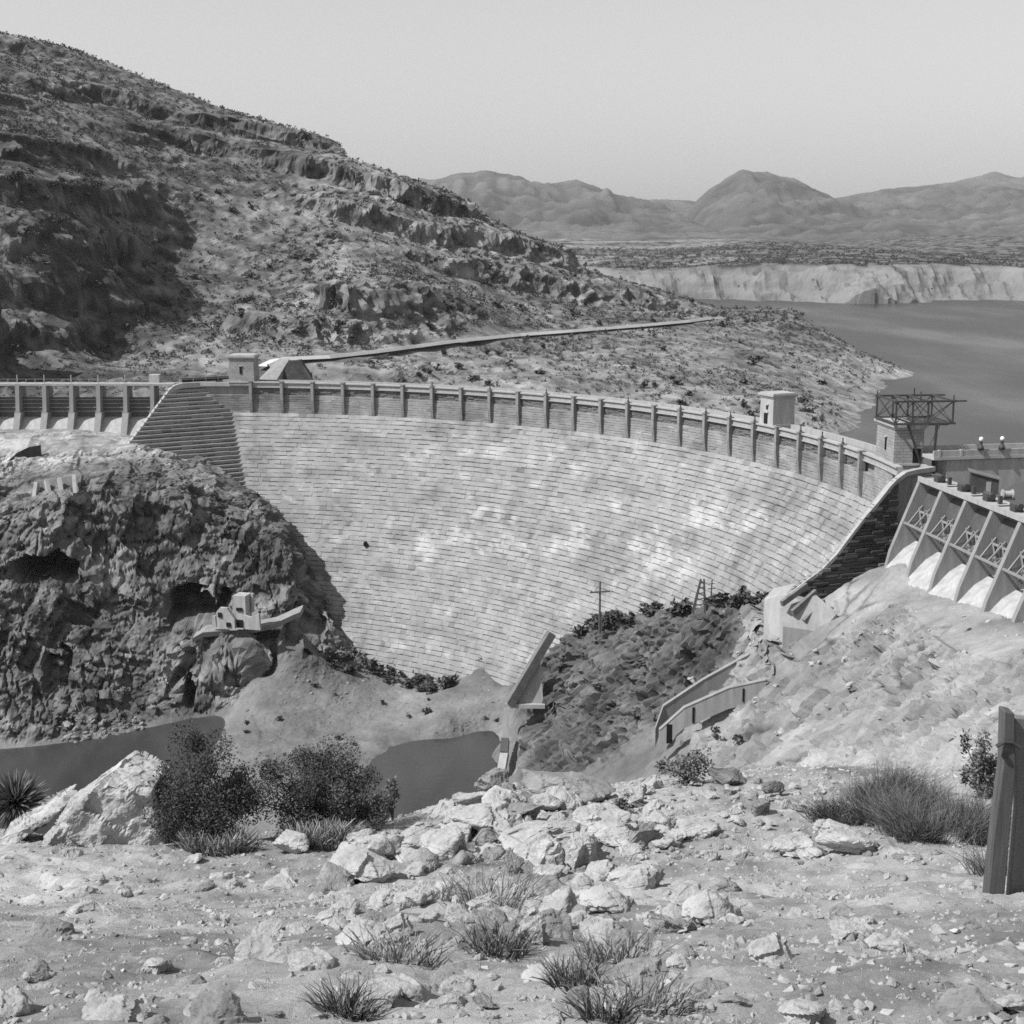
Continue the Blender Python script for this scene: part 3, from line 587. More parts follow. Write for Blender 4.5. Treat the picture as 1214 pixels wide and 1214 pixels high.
# the rough rubble panels between the pilasters
apil = [math.radians(84.7 - 3.29 * k) for k in range(24)]
for k in range(23):
    V_, Q_, T_ = [], [], []
    for i in range(6):
        blocks(mkpos(DR + 0.28), (apil[k + 1] * DR + .62), (apil[k] * DR - .62), -1.5 - i * .32, -1.5 - (i + 1) * .32, 0, 1.3, 0.14, rs, V_, Q_, T_, lambda s, z: 0.17, .22)
    link('rubble_panel', np_mesh('rubble_panel', V_, Q_, M['masonry'], False, T_), dam)
pm = MB()
prof = [(-0.25, 0.22), (-0.25, -1.2), (0, -1.25)]
pm.box((-0.35, 0, 0.1), (1.3, .95, 0.26)); pm.box((-0.30, 0, -1.55), (1.2, .72, 3.0))
def pilp(t): return [(0.3, t, -3.06), (-0.88, t, -3.06), (-0.85, t, -4.6), (-0.55, t, -7.2), (-0.05, t, -8.9), (0.3, t, -8.9)]
pm.prism(pilp, -0.34, 0.34)
pil_me = pm.mesh('pilaster', M['pilaster'])
for k in range(24):
    o = link('pilaster', pil_me, dam, (DR * math.cos(apil[k]), DR * math.sin(apil[k]), 0), apil[k])
fm = MB(); fm.tube([(0, 0, .27), (0, 0, .5), (0, 0, .6), (0, 0, 1.2), (0, 0, 1.3)], [.28, .26, .12, .12, .2], 8)
fin_me = fm.mesh('finial', M['steel'])
for k in (6, 8, 10, 13, 15, 16, 17, 18, 20, 21, 22):
    link('finial', fin_me, dam, ((DR - .3) * math.cos(apil[k]), (DR - .3) * math.sin(apil[k]), 0))
def dang(u, v):
    a = atz(u, v, 0); return math.atan2(a[1] - DC[1], a[0] - DC[0])
b = MB(); h_ = None
t_ = np.linspace(150, 420, 3000); pp = np.array([0, 0, H]) + t_[:, None] * ray(495.5, 627)
g_ = np.hypot(pp[:, 0] - DC[0], pp[:, 1] - DC[1]) - (DR - KB * np.maximum(0, Z0 - pp[:, 2])); h_ = pp[np.argmax(g_ > 0)]
b.tube([h_ - LOC + np.array([0.2, -1.3, 0]), h_ - LOC + np.array([0, 1, 0])], 0.55, 10); b.build('drain_pipe', M['void'], dam)

# the straight wing at the left end, stepped like the face, and its sloping coping
WP = DC + DR * np.array([math.cos(math.radians(90.3)), math.sin(math.radians(90.3))]); WT = np.array([-.866, -.5]); WN = np.array([.5, -.866])
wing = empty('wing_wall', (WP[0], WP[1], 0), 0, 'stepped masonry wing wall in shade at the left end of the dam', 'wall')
def woff(z): return 0.78 * max(0.0, -2.5 - z)
def wpos(off_):
    def pos(s, r, z):
        a = WT * s + WN * (off_ - r); return (a[0], a[1], z)
    return pos
def onwing(u, v):
    ts = np.linspace(250, 420, 4000); P_ = np.array([0, 0, H]) + ts[:, None] * ray(u, v)
    g_ = (P_[:, :2] - WP) @ WN - 0.78 * np.maximum(0, -2.5 - P_[:, 2]); k = np.argmax(g_ < 0); return (P_[k, :2] - WP) @ WT, P_[k, 2]
cl = [onwing(*a) for a in [(357, 505.5), (351, 507), (347, 510), (340, 519.3), (333, 528.6), (326, 538), (319, 547), (311, 557.5)]]
cl = [(-2.0, cl[0][1])] + cl
def wsmax(z): return np.interp(-z, [-c[1] for c in cl], [c[0] for c in cl])
V_, Q_, T_ = [], [], []; zc = -0.9
while zc > -40:
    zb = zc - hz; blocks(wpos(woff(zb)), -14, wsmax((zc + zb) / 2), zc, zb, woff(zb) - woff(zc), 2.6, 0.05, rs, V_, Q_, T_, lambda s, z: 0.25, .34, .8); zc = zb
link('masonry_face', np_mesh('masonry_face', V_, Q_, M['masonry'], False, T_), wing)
b = MB(); 
vs = []
for s_, z_ in cl:
    for r, dz in ((-.35, .15), (1.0, .15), (1.0, -1.1), (-.35, -1.1)):
        a = WT * s_ + WN * (woff(z_) - r); vs.append((a[0], a[1], z_ + dz))
fs = [(0, 1, 2, 3)]
for k in range(len(cl) - 1):
    for i in range(4): fs.append((4 * k + i, 4 * k + (i + 1) % 4, 4 * k + 4 + (i + 1) % 4, 4 * k + 4 + i))
b.add(vs, fs + [(4 * len(cl) - 1, 4 * len(cl) - 2, 4 * len(cl) - 3, 4 * len(cl) - 4)]); b.build('coping', M['concrete'], wing)
b = MB(); vs = []                                     # the far flank of the wing, down to the spillway apron
for s_, z_ in cl:
    for r, zz in ((.9, z_ - .9), (3.5, z_ - 1.4), (4.5, -20), (.9 , -20)):
        a = WT * s_ + WN * (woff(z_) - r); vs.append((a[0], a[1], zz))
b.add(vs, [f for f in fs] + [(4 * len(cl) - 1, 4 * len(cl) - 2, 4 * len(cl) - 3, 4 * len(cl) - 4)]); b.build('flank', M['grey_concrete'], wing)
b = MB()                                              # railing on the wing's level top
for k in range(5):
    a = WT * (-9.0 + k * 3.3) + WN * (-.2); b.box((a[0], a[1], 0.55), (.14, .14, 1.1))
for z_ in (.55, 1.05):
    a = WT * -9.0 + WN * (-.2); c = WT * 6.0 + WN * (-.2); b.bar((a[0], a[1], z_), (c[0], c[1], z_), .12)
b.build('railing', M['coping'], wing)
b = MB(); a = WT * -9 + WN * -1.6; c = WT * 3.4 + WN * -1.6; b.bar((a[0], a[1], .25), (c[0], c[1], .25), .9, .9); b.build('conduit', M['void'], wing)

def tower(name, label, ang, rr, wid, dep, h, base, win, door, mat, cat='tower'):
    """Masonry gate tower on the crest: x outward from the gorge, y along the crest."""
    t = empty(name, (DC[0] + (DR + rr) * math.cos(ang), DC[1] + (DR + rr) * math.sin(ang), 0), ang, label, cat)
    V_, Q_, T_ = [], [], []
    q = MB(); q.box((0, 0, (h - base) / 2 - .2), (dep, wid, h + base - .4), 0, .96); q.build('wall', mat, t)
    q = MB(); q.box((0, 0, h - .55), (dep + .15, wid + .15, .4)); q.box((0, 0, h - .15), (dep + .7, wid + .7, .42)); q.box((0, 0, h + .15), (dep + .1, wid + .1, .2)); q.build('cornice', M['coping'], t)
    q = MB(); q.box((0, 0, -.12), (dep + .3, wid + .3, .36)); q.build('string_course', M['coping'], t)
    for (face, along, z, ww, hh, nm) in win + door:
        q = MB(); fr = MB()
        dx = dep / 2 * (1 - .02 * (z + base) / h)
        if face == 'x': c, sz, fz = (-dx + .02, along, z), (.3, ww, hh), (.24, ww + .4, hh + .4)
        else: c, sz, fz = (along, -wid / 2 * (1 - .02 * (z + base) / h) + .02, z), (ww, .3, hh), (ww + .4, .24, hh + .4)
        q.box(c, sz); f_ = q.build(nm, M['void'], t)
        fr.box((c[0], c[1], z + hh / 2 + .14), (fz[0] if face != 'x' else .5, fz[1] if face == 'x' else .5, .26)); fr.build('lintel', M['coping'], f_)
    return t
tower('gate_tower', 'small square masonry tower with one slit window by the left wing wall', dang(396, 506), 2.6, 6.6, 5.6, 6.5, 1.0, [('x', 0.1, 2.9, .6, 1.9, 'window')], [], M['ashlar'])
a_ = dang(803, 536)
tower('gate_house', 'small white gate house with a dark door on the curving dam crest', a_, 3.0, 4.6, 5.2, 6.0, 1.0, [('x', -.2, 3.4, .5, .8, 'window')], [('x', .1, 1.1, 1.15, 2.3, 'door')], M['white_concrete'], 'gate house')
rt = atz(896.5, 566.5, 0); a_ = math.radians(6.0)
# large right tower: near corner at rt
TW, TD, THT = 8.4, 5.2, 6.4
ux, uy = np.array([math.cos(a_), math.sin(a_)]), np.array([-math.sin(a_), math.cos(a_)])
ctr = rt[:2] + ux * TD / 2 + uy * TW / 2
tw = tower('gate_tower', 'large square masonry tower under a steel gantry at the right end of the dam', 0, 0, TW, TD, THT, 5.0, [('x', -.4, 2.9, .55, 2.1, 'window')], [('y', 1.35, 1.2, 1.3, 2.6, 'door')], M['ashlar'])
tw.location = (ctr[0], ctr[1], 0); tw.rotation_euler = (0, 0, a_)
g = empty('steel_gantry', (ctr[0], ctr[1], THT), a_, 'dark steel lattice gantry standing on the large right tower', 'gantry')
x0, x1, y0, y1, zb, zt = -3.0, 6.6, -5.4, 3.4, .35, 4.0
q = MB(); px_ = [x0, -.2, 2.4, x1]
for x_ in px_:
    for y_ in (y0, y1): q = MB(); q.bar((x_, y_, zb), (x_, y_, zt), .26); q.build('post', M['steel'], g)
q = MB()
for y_ in (y0, y1):
    for z_ in (zb, zt): q.bar((x0 - .3, y_, z_), (x1 + .5, y_, z_), .32)
for x_ in px_:
    for z_ in (zb, zt): q.bar((x_, y0 - .3, z_), (x_, y1 + .3, z_), .3)
q.bar((x1, y0, zt), (x1 + 2.2, y0, zt), .25); q.bar((x1, y1, zt), (x1 + 2.2, y1, zt), .25)
q.bar((1.0, y0, zt), (1.0, y0, zt + 1.6), .18); q.bar((3.4, y1, zt), (3.4, y1, zt + 1.2), .18); q.bar((x0, y1, zt), (x0, y1, zt + .9), .16); q.bar((x1, y0, zt), (x1, y0, zt + 1), .16)
q.build('beam', M['steel'], g)
q = MB()
for xa, xb in zip(px_[:-1], px_[1:]):
    for y_ in (y0, y1): q.bar((xa, y_, zb), (xb, y_, zt), .12); q.bar((xb, y_, zb), (xa, y_, zt), .12)
for x_ in (x0, x1): q.bar((x_, y0, zb), (x_, y1, zt), .12); q.bar((x_, y1, zb), (x_, y0, zt), .12)
q.build('cross_brace', M['steel'], g)
for a, c, w_ in [((-.9, y0 + .1, zb), (2.1, -TW / 2 - .3, -THT - .3), .28), ((4.6, y0, zb), (1.3, -TW / 2 - .25, -THT - 1.5), .12), ((4.0, y0, zb), (4.0, -TW / 2 - .6, -THT - .2), .34), ((4.0, 2, zb), (4.0, 2, -THT), .3)]:
    q = MB(); q.bar(a, c, w_); q.build('strut', M['steel'], g)
q = MB(); q.box((3.6, -1, .1), (5.4, 7.0, .35)); q.build('platform', M['steel'], g)

slab_wall('dark stone retaining wall holding up the road beside the pale ramp', [(437, 489, 392), (446, 487.5, 394), (456, 503, 390), (455, 507, 389), (428, 507, 389)], 'dark_stone')
slab_wall('dark stone culvert wall below the bend of the hillside road', [(496, 487, 420), (513, 483, 424), (512, 495, 419), (497, 493.5, 417), (497, 497, 417)], 'dark_stone')
q = MB(); P_ = [at(412, 506, 384), at(427, 506, 384), at(438, 488, 396), at(430, 488, 398)]; q.prism(lambda t: [tuple(a + np.array([0, 0, t])) for a in P_], -3.0, .5); tag(q.build('road_ramp', M['grey_concrete']), kind='structure')
# ------------------------------------------------------------------ left spillway
SY = 364.0; sx0 = at(233, 520, SY)[0]; SP = 20.45 / F * SY
ls = empty('spillway', (sx0, SY, -.5), 0, 'long left spillway with a row of thin concrete piers under a deck', 'spillway')
NP_L = 17
def lpier(t):
    return [(t, -1.2, 0), (t, 4.0, 0), (t, 4.0, -13.5), (t, -5.2, -13.5), (t, -4.2, -12.2), (t, -2.2, -8.0)]
q = MB(); q.prism(lpier, -.5, .5); q.prism(lambda t: [(t, -2.0, -7.2), (t, 2, -7.2), (t, 2, -13.6), (t, -5.6, -13.6), (t, -4.6, -12.2)], -.8, .8)
pier_me = q.mesh('pier', M['grey_concrete'])
q = MB(); q.prism(lambda t: [(t, 4, -8.7), (t, 1.2, -8.5), (t, -.6, -9.2), (t, -2.6, -11), (t, -4.4, -12.9), (t, -7.5, -14.8), (t, 4, -14.8)], .8, SP - .8); sill_me = q.mesh('sill', M['white_concrete'])
q = MB(); q.box((SP / 2, .9, -6.1), (SP - 1.2, .3, 5.0))
gate_me = q.mesh('gate', M['gate_steel'])
q = MB()
for z_ in (-4.2, -5.2, -6.2, -7.2): q.box((SP / 2, .66, z_), (SP - 1.3, .18, .22))
rib_me = q.mesh('gate_rib', M['grey_concrete'])
q = MB(); q.box((0, 0, 1.1), (.2, .2, 2.2)); q.box((SP * .33, 0, .55), (.09, .09, 1.1)); q.box((SP * .66, 0, .55), (.09, .09, 1.1)); q.box((SP / 2, 0, 1.1), (SP, .05, .06)); post_me = q.mesh('railing', M['coping'])
for k in range(-11, 6):
    link('pier', pier_me, ls, (k * SP, 0, 0))
    if k < 5:
        link('sill', sill_me, ls, (k * SP, 0, 0)); gt = link('gate', gate_me, ls, (k * SP, 0, 0)); link('rib', rib_me, gt)
        link('railing', post_me, ls, (k * SP, -.8, .1))
q = MB(); q.box((-2.7 * SP, .6, -.2), (17 * SP, 3.6, .5)); q.build('deck', M['concrete'], ls)
q = MB(); q.box((5.0 * SP, 2.5, .8), (2.6, 2.4, 2.6)); q.build('hoist_house', M['white_concrete'], ls)
# the low curved training wall and the ribbed buttress below it
g_ = [at(223, 565, 338), at(231, 558, 339), at(239, 554, 340), at(248, 552.5, 341)]
q = MB()
for a, c in zip(g_[:-1], g_[1:]):
    q.prism(lambda t: [tuple(a + np.array([0, t, 0])), tuple(c + np.array([0, t, 0])), tuple(c + np.array([0, t, -4.6])), tuple(a + np.array([0, t, -3.4]))], 0, 1.0)
o = q.build('training_wall', M['dark_stone'])
tag(o, 'low curved dark retaining wall on the slope beneath the left spillway', 'wall')
o = empty('ribbed_buttress', at(262, 598, 311), 0, 'short ribbed concrete buttress on the edge of the left cliff', 'buttress')
base = np.array(o.location)
for k, (u, v, u2, v2) in enumerate([(246, 581, 243, 603), (253, 579, 258, 601), (263, 577.5, 266, 597), (274, 576, 275, 590)]):
    q = MB(); a, c = at(u, v, 312) - base, at(u2, v2, 308.5) - base; q.bar(a, c, .8, 1.5); q.build('rib', M['concrete'], o)
q = MB(); pts = [at(244, 580, 313.5), at(280, 575, 313.5), at(277, 594, 311), at(262, 602, 310.5), at(242, 607, 310)]
q.prism(lambda t: [tuple(a - base + np.array([0, t, 0])) for a in pts], 0, 1.5); q.build('back_wall', M['boulder_dark'], o)

# ------------------------------------------------------------------ right spillway
S0 = atz(919.5, 577.5, -.1); ST = np.array([.15, -.9887]); SN = np.array([-.9887, -.15]); RP = 7.9
rsp = empty('spillway', (S0[0], S0[1], 0), math.atan2(-ST[0], ST[1]) if False else math.atan2(ST[1], ST[0]), 'right spillway with slanted concrete piers and lattice gates', 'spillway')
# local x runs along the spillway towards the camera, local y = towards the lake (+) / gorge (-)
def rpier(t): return [(t, 3.2, .0), (t, -.5, .0), (t, -4.9, -11.4), (t, -5.6, -14.5), (t, 3.2, -14.5)]
q = MB(); q.prism(rpier, -.42, .42)
rp_me = q.mesh('pier', M['grey_concrete'])
q = MB(); q.prism(lambda t: [(t, 3.2, -10.2), (t, 1, -9.7), (t, -.9, -9.9), (t, -2.8, -11.0), (t, -4.4, -12.7), (t, -7.0, -15.4), (t, 3.2, -15.4)], .42, RP - .42); rs_me = q.mesh('sill', M['white_concrete'])
def arcgate(t): return [(t, 1.0 - 1.5 * math.sin(i / 6 * 3.14), -1.7 - 8.2 * i / 6) for i in range(7)] + [(t, 1.25 - 1.5 * math.sin(i / 6 * 3.14), -1.7 - 8.2 * i / 6) for i in range(6, -1, -1)]
q = MB(); q.prism(arcgate, .5, RP - .5); rg_me = q.mesh('gate', M['gate_steel'])
q = MB()
for x_ in (1.2, RP / 2, RP - 1.2):
    for z_ in (-4.2, -6.4, -8.8): q.bar((x_, -.4, z_), (x_ * .8 + RP * .1, -2.9, -6.9), .22)
for z_ in (-5.0, -7.4): q.bar((1, -.9, z_), (RP - 1, -.9, z_), .25)
q.bar((.45, -2.9, -6.9), (RP - .45, -2.9, -6.9), .3)
for x_ in (1.2, RP / 2): q.bar((x_, -1.0, -4.4), (x_ + 2.4, -1.2, -8.6), .16); q.bar((x_ + 2.4, -1.0, -4.4), (x_, -1.2, -8.6), .16)
ra_me = q.mesh('gate_arm', M['grey_concrete'])
q = MB(); q.box((RP / 2, 1.2, -.25), (RP, 4.0, .5)); q.box((RP / 2, -.75, -.1), (RP, .3, .8)); rd_me = q.mesh('deck', M['concrete'])
q = MB(); q.box((RP * .5, .8, .5), (1.5, 1.2, 1.1)); q.tube([(RP * .5 - 1.1, .8, .75), (RP * .5 + 1.1, .8, .75)], .5, 10); q.box((RP * .82, 1.2, .4), (.5, .5, 1.5)); rh_me = q.mesh('winch', M['steel'])
NPR = 7
for k in range(NPR):
    link('pier', rp_me, rsp, (k * RP, 0, 0))
    if k < NPR - 1:
        link('sill', rs_me, rsp, (k * RP, 0, 0)); gt = link('gate', rg_me, rsp, (k * RP, 0, 0)); link('gate_arm', ra_me, gt)
        link('deck', rd_me, rsp, (k * RP, 0, 0)); link('winch', rh_me, rsp, (k * RP, 0, 0))
a = at(957, 588, 205)
hs = empty('hoist_shed', (a[0] + 1.5, a[1], 0), math.radians(-12), 'dark lean-to hoist shed on the right spillway deck', 'shed')
q = MB(); q.prism(lambda t: [(-1.9, t, -.1), (2.0, t, -.1), (2.0, t, 2.0), (-1.9, t, 3.0)], -1.2, 1.2); q.build('wall', M['steel'], hs)
q = MB(); q.prism(lambda t: [(-2.2, t, 3.08), (2.3, t, 1.98), (2.3, t, 2.15), (-2.2, t, 3.25)], -1.5, 1.5); q.build('roof', M['boulder_dark'], hs)
q = MB(); q.box((.6, -1.22, .9), (.7, .1, 1.6)); q.build('door', M['grey_concrete'], hs)
a = at(975, 588, 199)
o = empty('cable_drum', (a[0] + 1.6, a[1], 0), 0, 'small pale cable drum lying beside the hoist shed on the right spillway deck', 'drum')
q = MB(); q.tube([(-.75, 0, .75), (-.62, 0, .75), (-.6, 0, .75), (.6, 0, .75), (.62, 0, .75), (.75, 0, .75)], [.7, .7, .48, .48, .7, .7], 16); q.build('spool', M['concrete'], o)
q = MB()
q.box((0, .55, .12), (1.9, .14, .24)); q.box((0, -.55, .12), (1.9, .14, .24)); q.box((-.85, 0, .12), (.14, 1.2, .2)); q.box((.85, 0, .12), (.14, 1.2, .2)); q.build('cradle', M['steel'], o)

# dark rubble training wall from the right end of the dam down to the rock
BW = atz(906, 573, 0); RT_ = np.array([-.925, -.38]); RN = np.array([.38, -.925])
tw_ = empty('training_wall', (BW[0], BW[1], 0), 0, 'dark rough rubble wall with a pale sloping coping beside the right spillway', 'wall')
def onwall(u, v):
    r = ray(u, v); o_ = np.array([0, 0, H]); t = ((BW[:2] - o_[:2]) @ RN) / (r[:2] @ RN); p_ = o_ + r * t
    return (p_[:2] - BW[:2]) @ RT_, p_[2]
topl = [onwall(*a) for a in [(928, 569), (914, 571), (906, 573), (899, 578), (893, 584), (884, 595), (874, 606), (862, 621), (852, 634), (840, 646), (826, 656), (814, 665)]]
def ztop(s): return np.interp(s, [a[0] for a in topl], [a[1] for a in topl])
V_, Q_, T_ = [], [], []
zc = -.3
def rpos(s, r, z):
    a = RT_ * s - RN * r + RN * (-.0 - .12 * z) * 0.5; return (a[0], a[1], z)
rs2 = random.Random(9)
while zc > -26:
    zb = zc - rs2.uniform(.38, .6)
    s_ = topl[0][0]
    s_lo = [s for s in np.linspace(topl[0][0], topl[-1][0], 60) if ztop(s) > zc - .3]
    if s_lo: blocks(rpos, max(min(s_lo), onwall(899, 600)[0]), max(s_lo), zc, zb, .15, 1.9, .28, rs2, V_, Q_, T_, lambda s, z: 0.075 if rs2.random() > .14 else .22)
    zc = zb
link('masonry_face', np_mesh('masonry_face', V_, Q_, M['masonry'], False, T_), tw_)
vs = []; ln = topl
for ki, (s_, z_) in enumerate(ln):
    wk = 1.0 if ki < 6 else max(.3, 1 - (ki - 5) * .16)
    for r, dz in ((-.3 * wk, .1), (.75 * wk, .1), (.75 * wk, -.6), (-.3 * wk, -.6)):
        a = RT_ * s_ - RN * r - RN * .06 * z_; vs.append((a[0], a[1], z_ + dz))
fs = [(0, 1, 2, 3)] + [(4 * k + i, 4 * k + (i + 1) % 4, 4 * k + 4 + (i + 1) % 4, 4 * k + 4 + i) for k in range(len(ln) - 1) for i in range(4)] + [(4 * len(ln) - 1, 4 * len(ln) - 2, 4 * len(ln) - 3, 4 * len(ln) - 4)]
q = MB(); q.add(vs, fs); q.build('coping', M['concrete'], tw_)
vs = []
for s_, z_ in ln:
    for r, zz in ((.5, z_ - .5), (1.6, z_ - .5), (3.5, -28), (.5, -28)):
        a = RT_ * s_ - RN * r - RN * .06 * z_; vs.append((a[0], a[1], zz))
q = MB(); q.add(vs, fs); q.build('core_wall', M['grey_concrete'], tw_)
q = MB(); P_ = [at(*a) - np.array([BW[0], BW[1], 0]) for a in [(838, 666, 211.2), (811, 676, 210.0), (813, 690, 208.5), (842, 694, 208.2), (854, 680, 209.4)]]; q.prism(lambda t: [tuple(a + np.array([0, 0, -t])) for a in P_], 0, 9.0); q.build('toe_slab', M['concrete'], tw_)
for (u0, v0, u1, v1) in [(831, 657, 812, 671), (838, 662, 820, 678), (844, 669, 829, 685), (851, 675, 838, 690)]:
    q = MB(); a, c = at(u0, v0, 212.0), at(u1, v1, 208.9); q.bar(a - np.array([BW[0], BW[1], .35]), c - np.array([BW[0], BW[1], .35]), .55, .9); q.build('rib', M['boulder_dark'], tw_)

# pale bulkhead and the stepped kerb walls along the gorge side of the right slope
q = MB(); pts = [at(799, 668, 217), at(816, 664, 213), at(838, 676, 211), at(842, 690, 209), at(830, 712, 209), at(806, 722, 212), at(798, 720, 216)]
q.prism(lambda t: [tuple(a + np.array([t * .4, t, 0])) for a in pts], -.6, 6.0); o = q.build('bulkhead', M['concrete'], bevel=.2)
tag(o, 'smooth pale concrete bulkhead at the foot of the dark rubble wall', 'bulkhead')
def kerb(name, label, pix, Y_a, Y_b, hgt, thick, dark):
    n = len(pix); P_ = [at(u, v, Y_a + (Y_b - Y_a) * k / (n - 1)) for k, (u, v) in enumerate(pix)]; o = empty(name, P_[0], 0, label, 'wall'); B_ = P_[0]
    q = MB(); q2 = MB()
    for a, c in zip(P_[:-1], P_[1:]):
        q.prism(lambda t: [tuple(a - B_ + np.array([0, t, 0])), tuple(c - B_ + np.array([0, t, 0])), tuple(c - B_ + np.array([0, t, -hgt])), tuple(a - B_ + np.array([0, t, -hgt]))], 0, thick)
        q2.prism(lambda t: [tuple(a - B_ + np.array([0, t, .12])), tuple(c - B_ + np.array([0, t, .12])), tuple(c - B_ + np.array([0, t, .003])), tuple(a - B_ + np.array([0, t, .003]))], -.08, thick + .05)
    q.build('wall', M['grey_concrete'], o); q2.build('coping', M['grey_concrete'], o)
    for (u, v, hh, ww) in dark:
        k = np.interp(u, [p_[0] for p_ in pix], range(n)); i = min(int(k), n - 2); c = P_[i] + (P_[i + 1] - P_[i]) * (k - i)
        q = MB(); q.box((c[0] - B_[0], c[1] - B_[1] + .1, c[2] - B_[2] - hh / 2 - .5), (ww, .5, hh)); q.build('shadow_slot', M['void'], o)  # thin near-black boxes stand in for buttress shadows on the wall face
kerb('kerb_wall', 'upper stepped concrete kerb wall along the edge of the right slope', [(716, 768), (722, 751), (752, 731), (799, 705)], 210, 214, 3.0, .8, [(793, 0, 1.6, .4)])
kerb('kerb_wall', 'lower stepped concrete kerb wall with dark painted shadow slots on the right slope', [(719, 769), (738, 752), (772, 737), (800, 731)], 205, 201, 3.2, .8, [(727, 0, 3.0, .9), (745, 0, 2.4, .3), (783, 0, 2.0, .25)])

# ------------------------------------------------------------------ bridge beyond the right spillway
br = empty('arched_bridge', (69.5, 230.1, 2.0), math.atan2(9.0, 47), 'pale concrete arched road bridge with a solid parapet behind the right spillway', 'bridge')
BL = 50.0
def span(x0_, x1_): return [(x0_, -.9)] + [(x0_, -20)] + [(x0_ + 1.5, -20)] + [((x0_ + x1_) / 2 - math.cos(i / 14 * math.pi) * ((x1_ - x0_) / 2 - 1.5), -13 + 9.6 * math.sin(i / 14 * math.pi)) for i in range(15)] + [(x1_ - 1.5, -20), (x1_, -20), (x1_, -.9)]
q = MB()
for i in range(1):
    pl = [(.5, -.9), (.5, -20)] + span(3.5, 44)[1:]; q.prism(lambda t: [(a, t, c) for a, c in pl], -2.6, 2.6)
q.build('arch', M['concrete'], br)
q = MB(); q.box((BL / 2 - 1, 0, -.55), (BL + 2, 5.9, .5)); q.build('deck', M['coping'], br)
q = MB(); q.box((BL / 2 - 1, -2.7, .2), (BL + 2, .35, 1.0)); q.box((BL / 2 - 1, 2.7, .2), (BL + 2, .35, 1.0)); q.build('parapet', M['concrete'], br)
q = MB()
for i in range(14): q.box((-1 + i * 3.8, -2.7, .25), (.4, .5, 1.15))
q.build('parapet_post', M['coping'], br)
for (u, v, which) in [(963, 552, 'left'), (979, 555, 'right')]:
    a = at(u, 556, 226); Yb = 229.5 + (a[0] - 66.5) * .19 - 2.7
    a = at(u, 556, Yb)
    o = empty('lamp_standard', (a[0], a[1], 2.7), 0, 'dark lamp post with a white globe on the bridge parapet, ' + ('nearer the steel gantry' if which == 'left' else 'farther from the steel gantry'), 'lamp post', 'globe lamps on the bridge')
    q = MB(); q.tube([(0, 0, 0), (0, 0, .5), (0, 0, .7), (0, 0, 1.2), (0, 0, 1.35)], [.55, .5, .3, .22, .35], 10); q.build('post', M['steel'], o, smooth=True)
    q = MB(); q.tube([(0, 0, 1.35), (0, 0, 1.5), (0, 0, 1.75), (0, 0, 2.0), (0, 0, 2.1)], [.15, .30, .37, .28, .1], 10); q.build('globe', M['lamp_white'], o, smooth=True)

# ------------------------------------------------------------------ small structures in the gorge
hb = at(392, 694, 298)
rh = empty('ruined_house', (hb[0], hb[1], hb[2]), math.radians(-14), 'roofless white house shell on a ledge of the left cliff', 'house')
PXM = 298 / F
def wallpoly(pts, y0_, y1_, mat, nm, holes=()):
    q = MB(); q.prism(lambda t: [((u - 392) * PXM, t, (694 - v) * PXM + .35) for u, v in pts], y0_, y1_); o_ = q.build(nm, mat, rh)
    for (u, v, ww, hh) in holes:
        q = MB(); q.box(((u - 392) * PXM, y0_ - .02, (694 - v) * PXM), (ww * PXM, .5, hh * PXM)); w_ = q.build('window', M['void'], rh)
wallpoly([(383, 692), (383, 679), (386, 675.5), (392, 675.5), (395, 680), (398, 684), (398, 692)], -.6, .2, M['white_concrete'], 'wall', [(386, 680, 3.0, 3.6), (393, 687.5, 3.4, 3.4)])
wallpoly([(396, 692), (396, 666), (406, 666), (406, 692)], .4, 3.6, M['white_concrete'], 'tower_wall', [(401, 675.5, 5, 2.6), (401, 687, 5, 6)])
wallpoly([(406, 692), (406, 681), (411, 682), (418, 679), (419, 692)], -.2, .5, M['white_concrete'], 'side_wall')
wallpoly([(407, 681), (407, 666), (408.5, 666), (408.5, 681)], 2.8, 3.6, M['white_concrete'], 'pillar')
wallpoly([(378, 692), (379, 683), (381, 683), (382, 692)], -.4, .3, M['concrete'], 'wall_stub')
q = MB(); led = [(364, 699), (372, 694.5), (384, 693.5), (398, 694), (412, 691), (426, 688), (440, 681.5), (446, 679)]
vs, fs = [], []
for k, (u, v) in enumerate(led):
    a = at(u, v, 296 + 8 * k / 7)
    for dy, dz in ((0, 0), (5, .3), (5, -1.2), (.4, -1.2)): vs.append(a + np.array([0, dy, dz]))
for k in range(len(led) - 1):
    for i in range(4): fs.append((4 * k + i, 4 * k + (i + 1) % 4, 4 * k + 4 + (i + 1) % 4, 4 * k + 4 + i))
fs += [(0, 1, 2, 3), (4 * len(led) - 1, 4 * len(led) - 2, 4 * len(led) - 3, 4 * len(led) - 4)]
q.add(vs, fs); tag(q.build('rock_ledge', M['grey_concrete']), kind='structure')

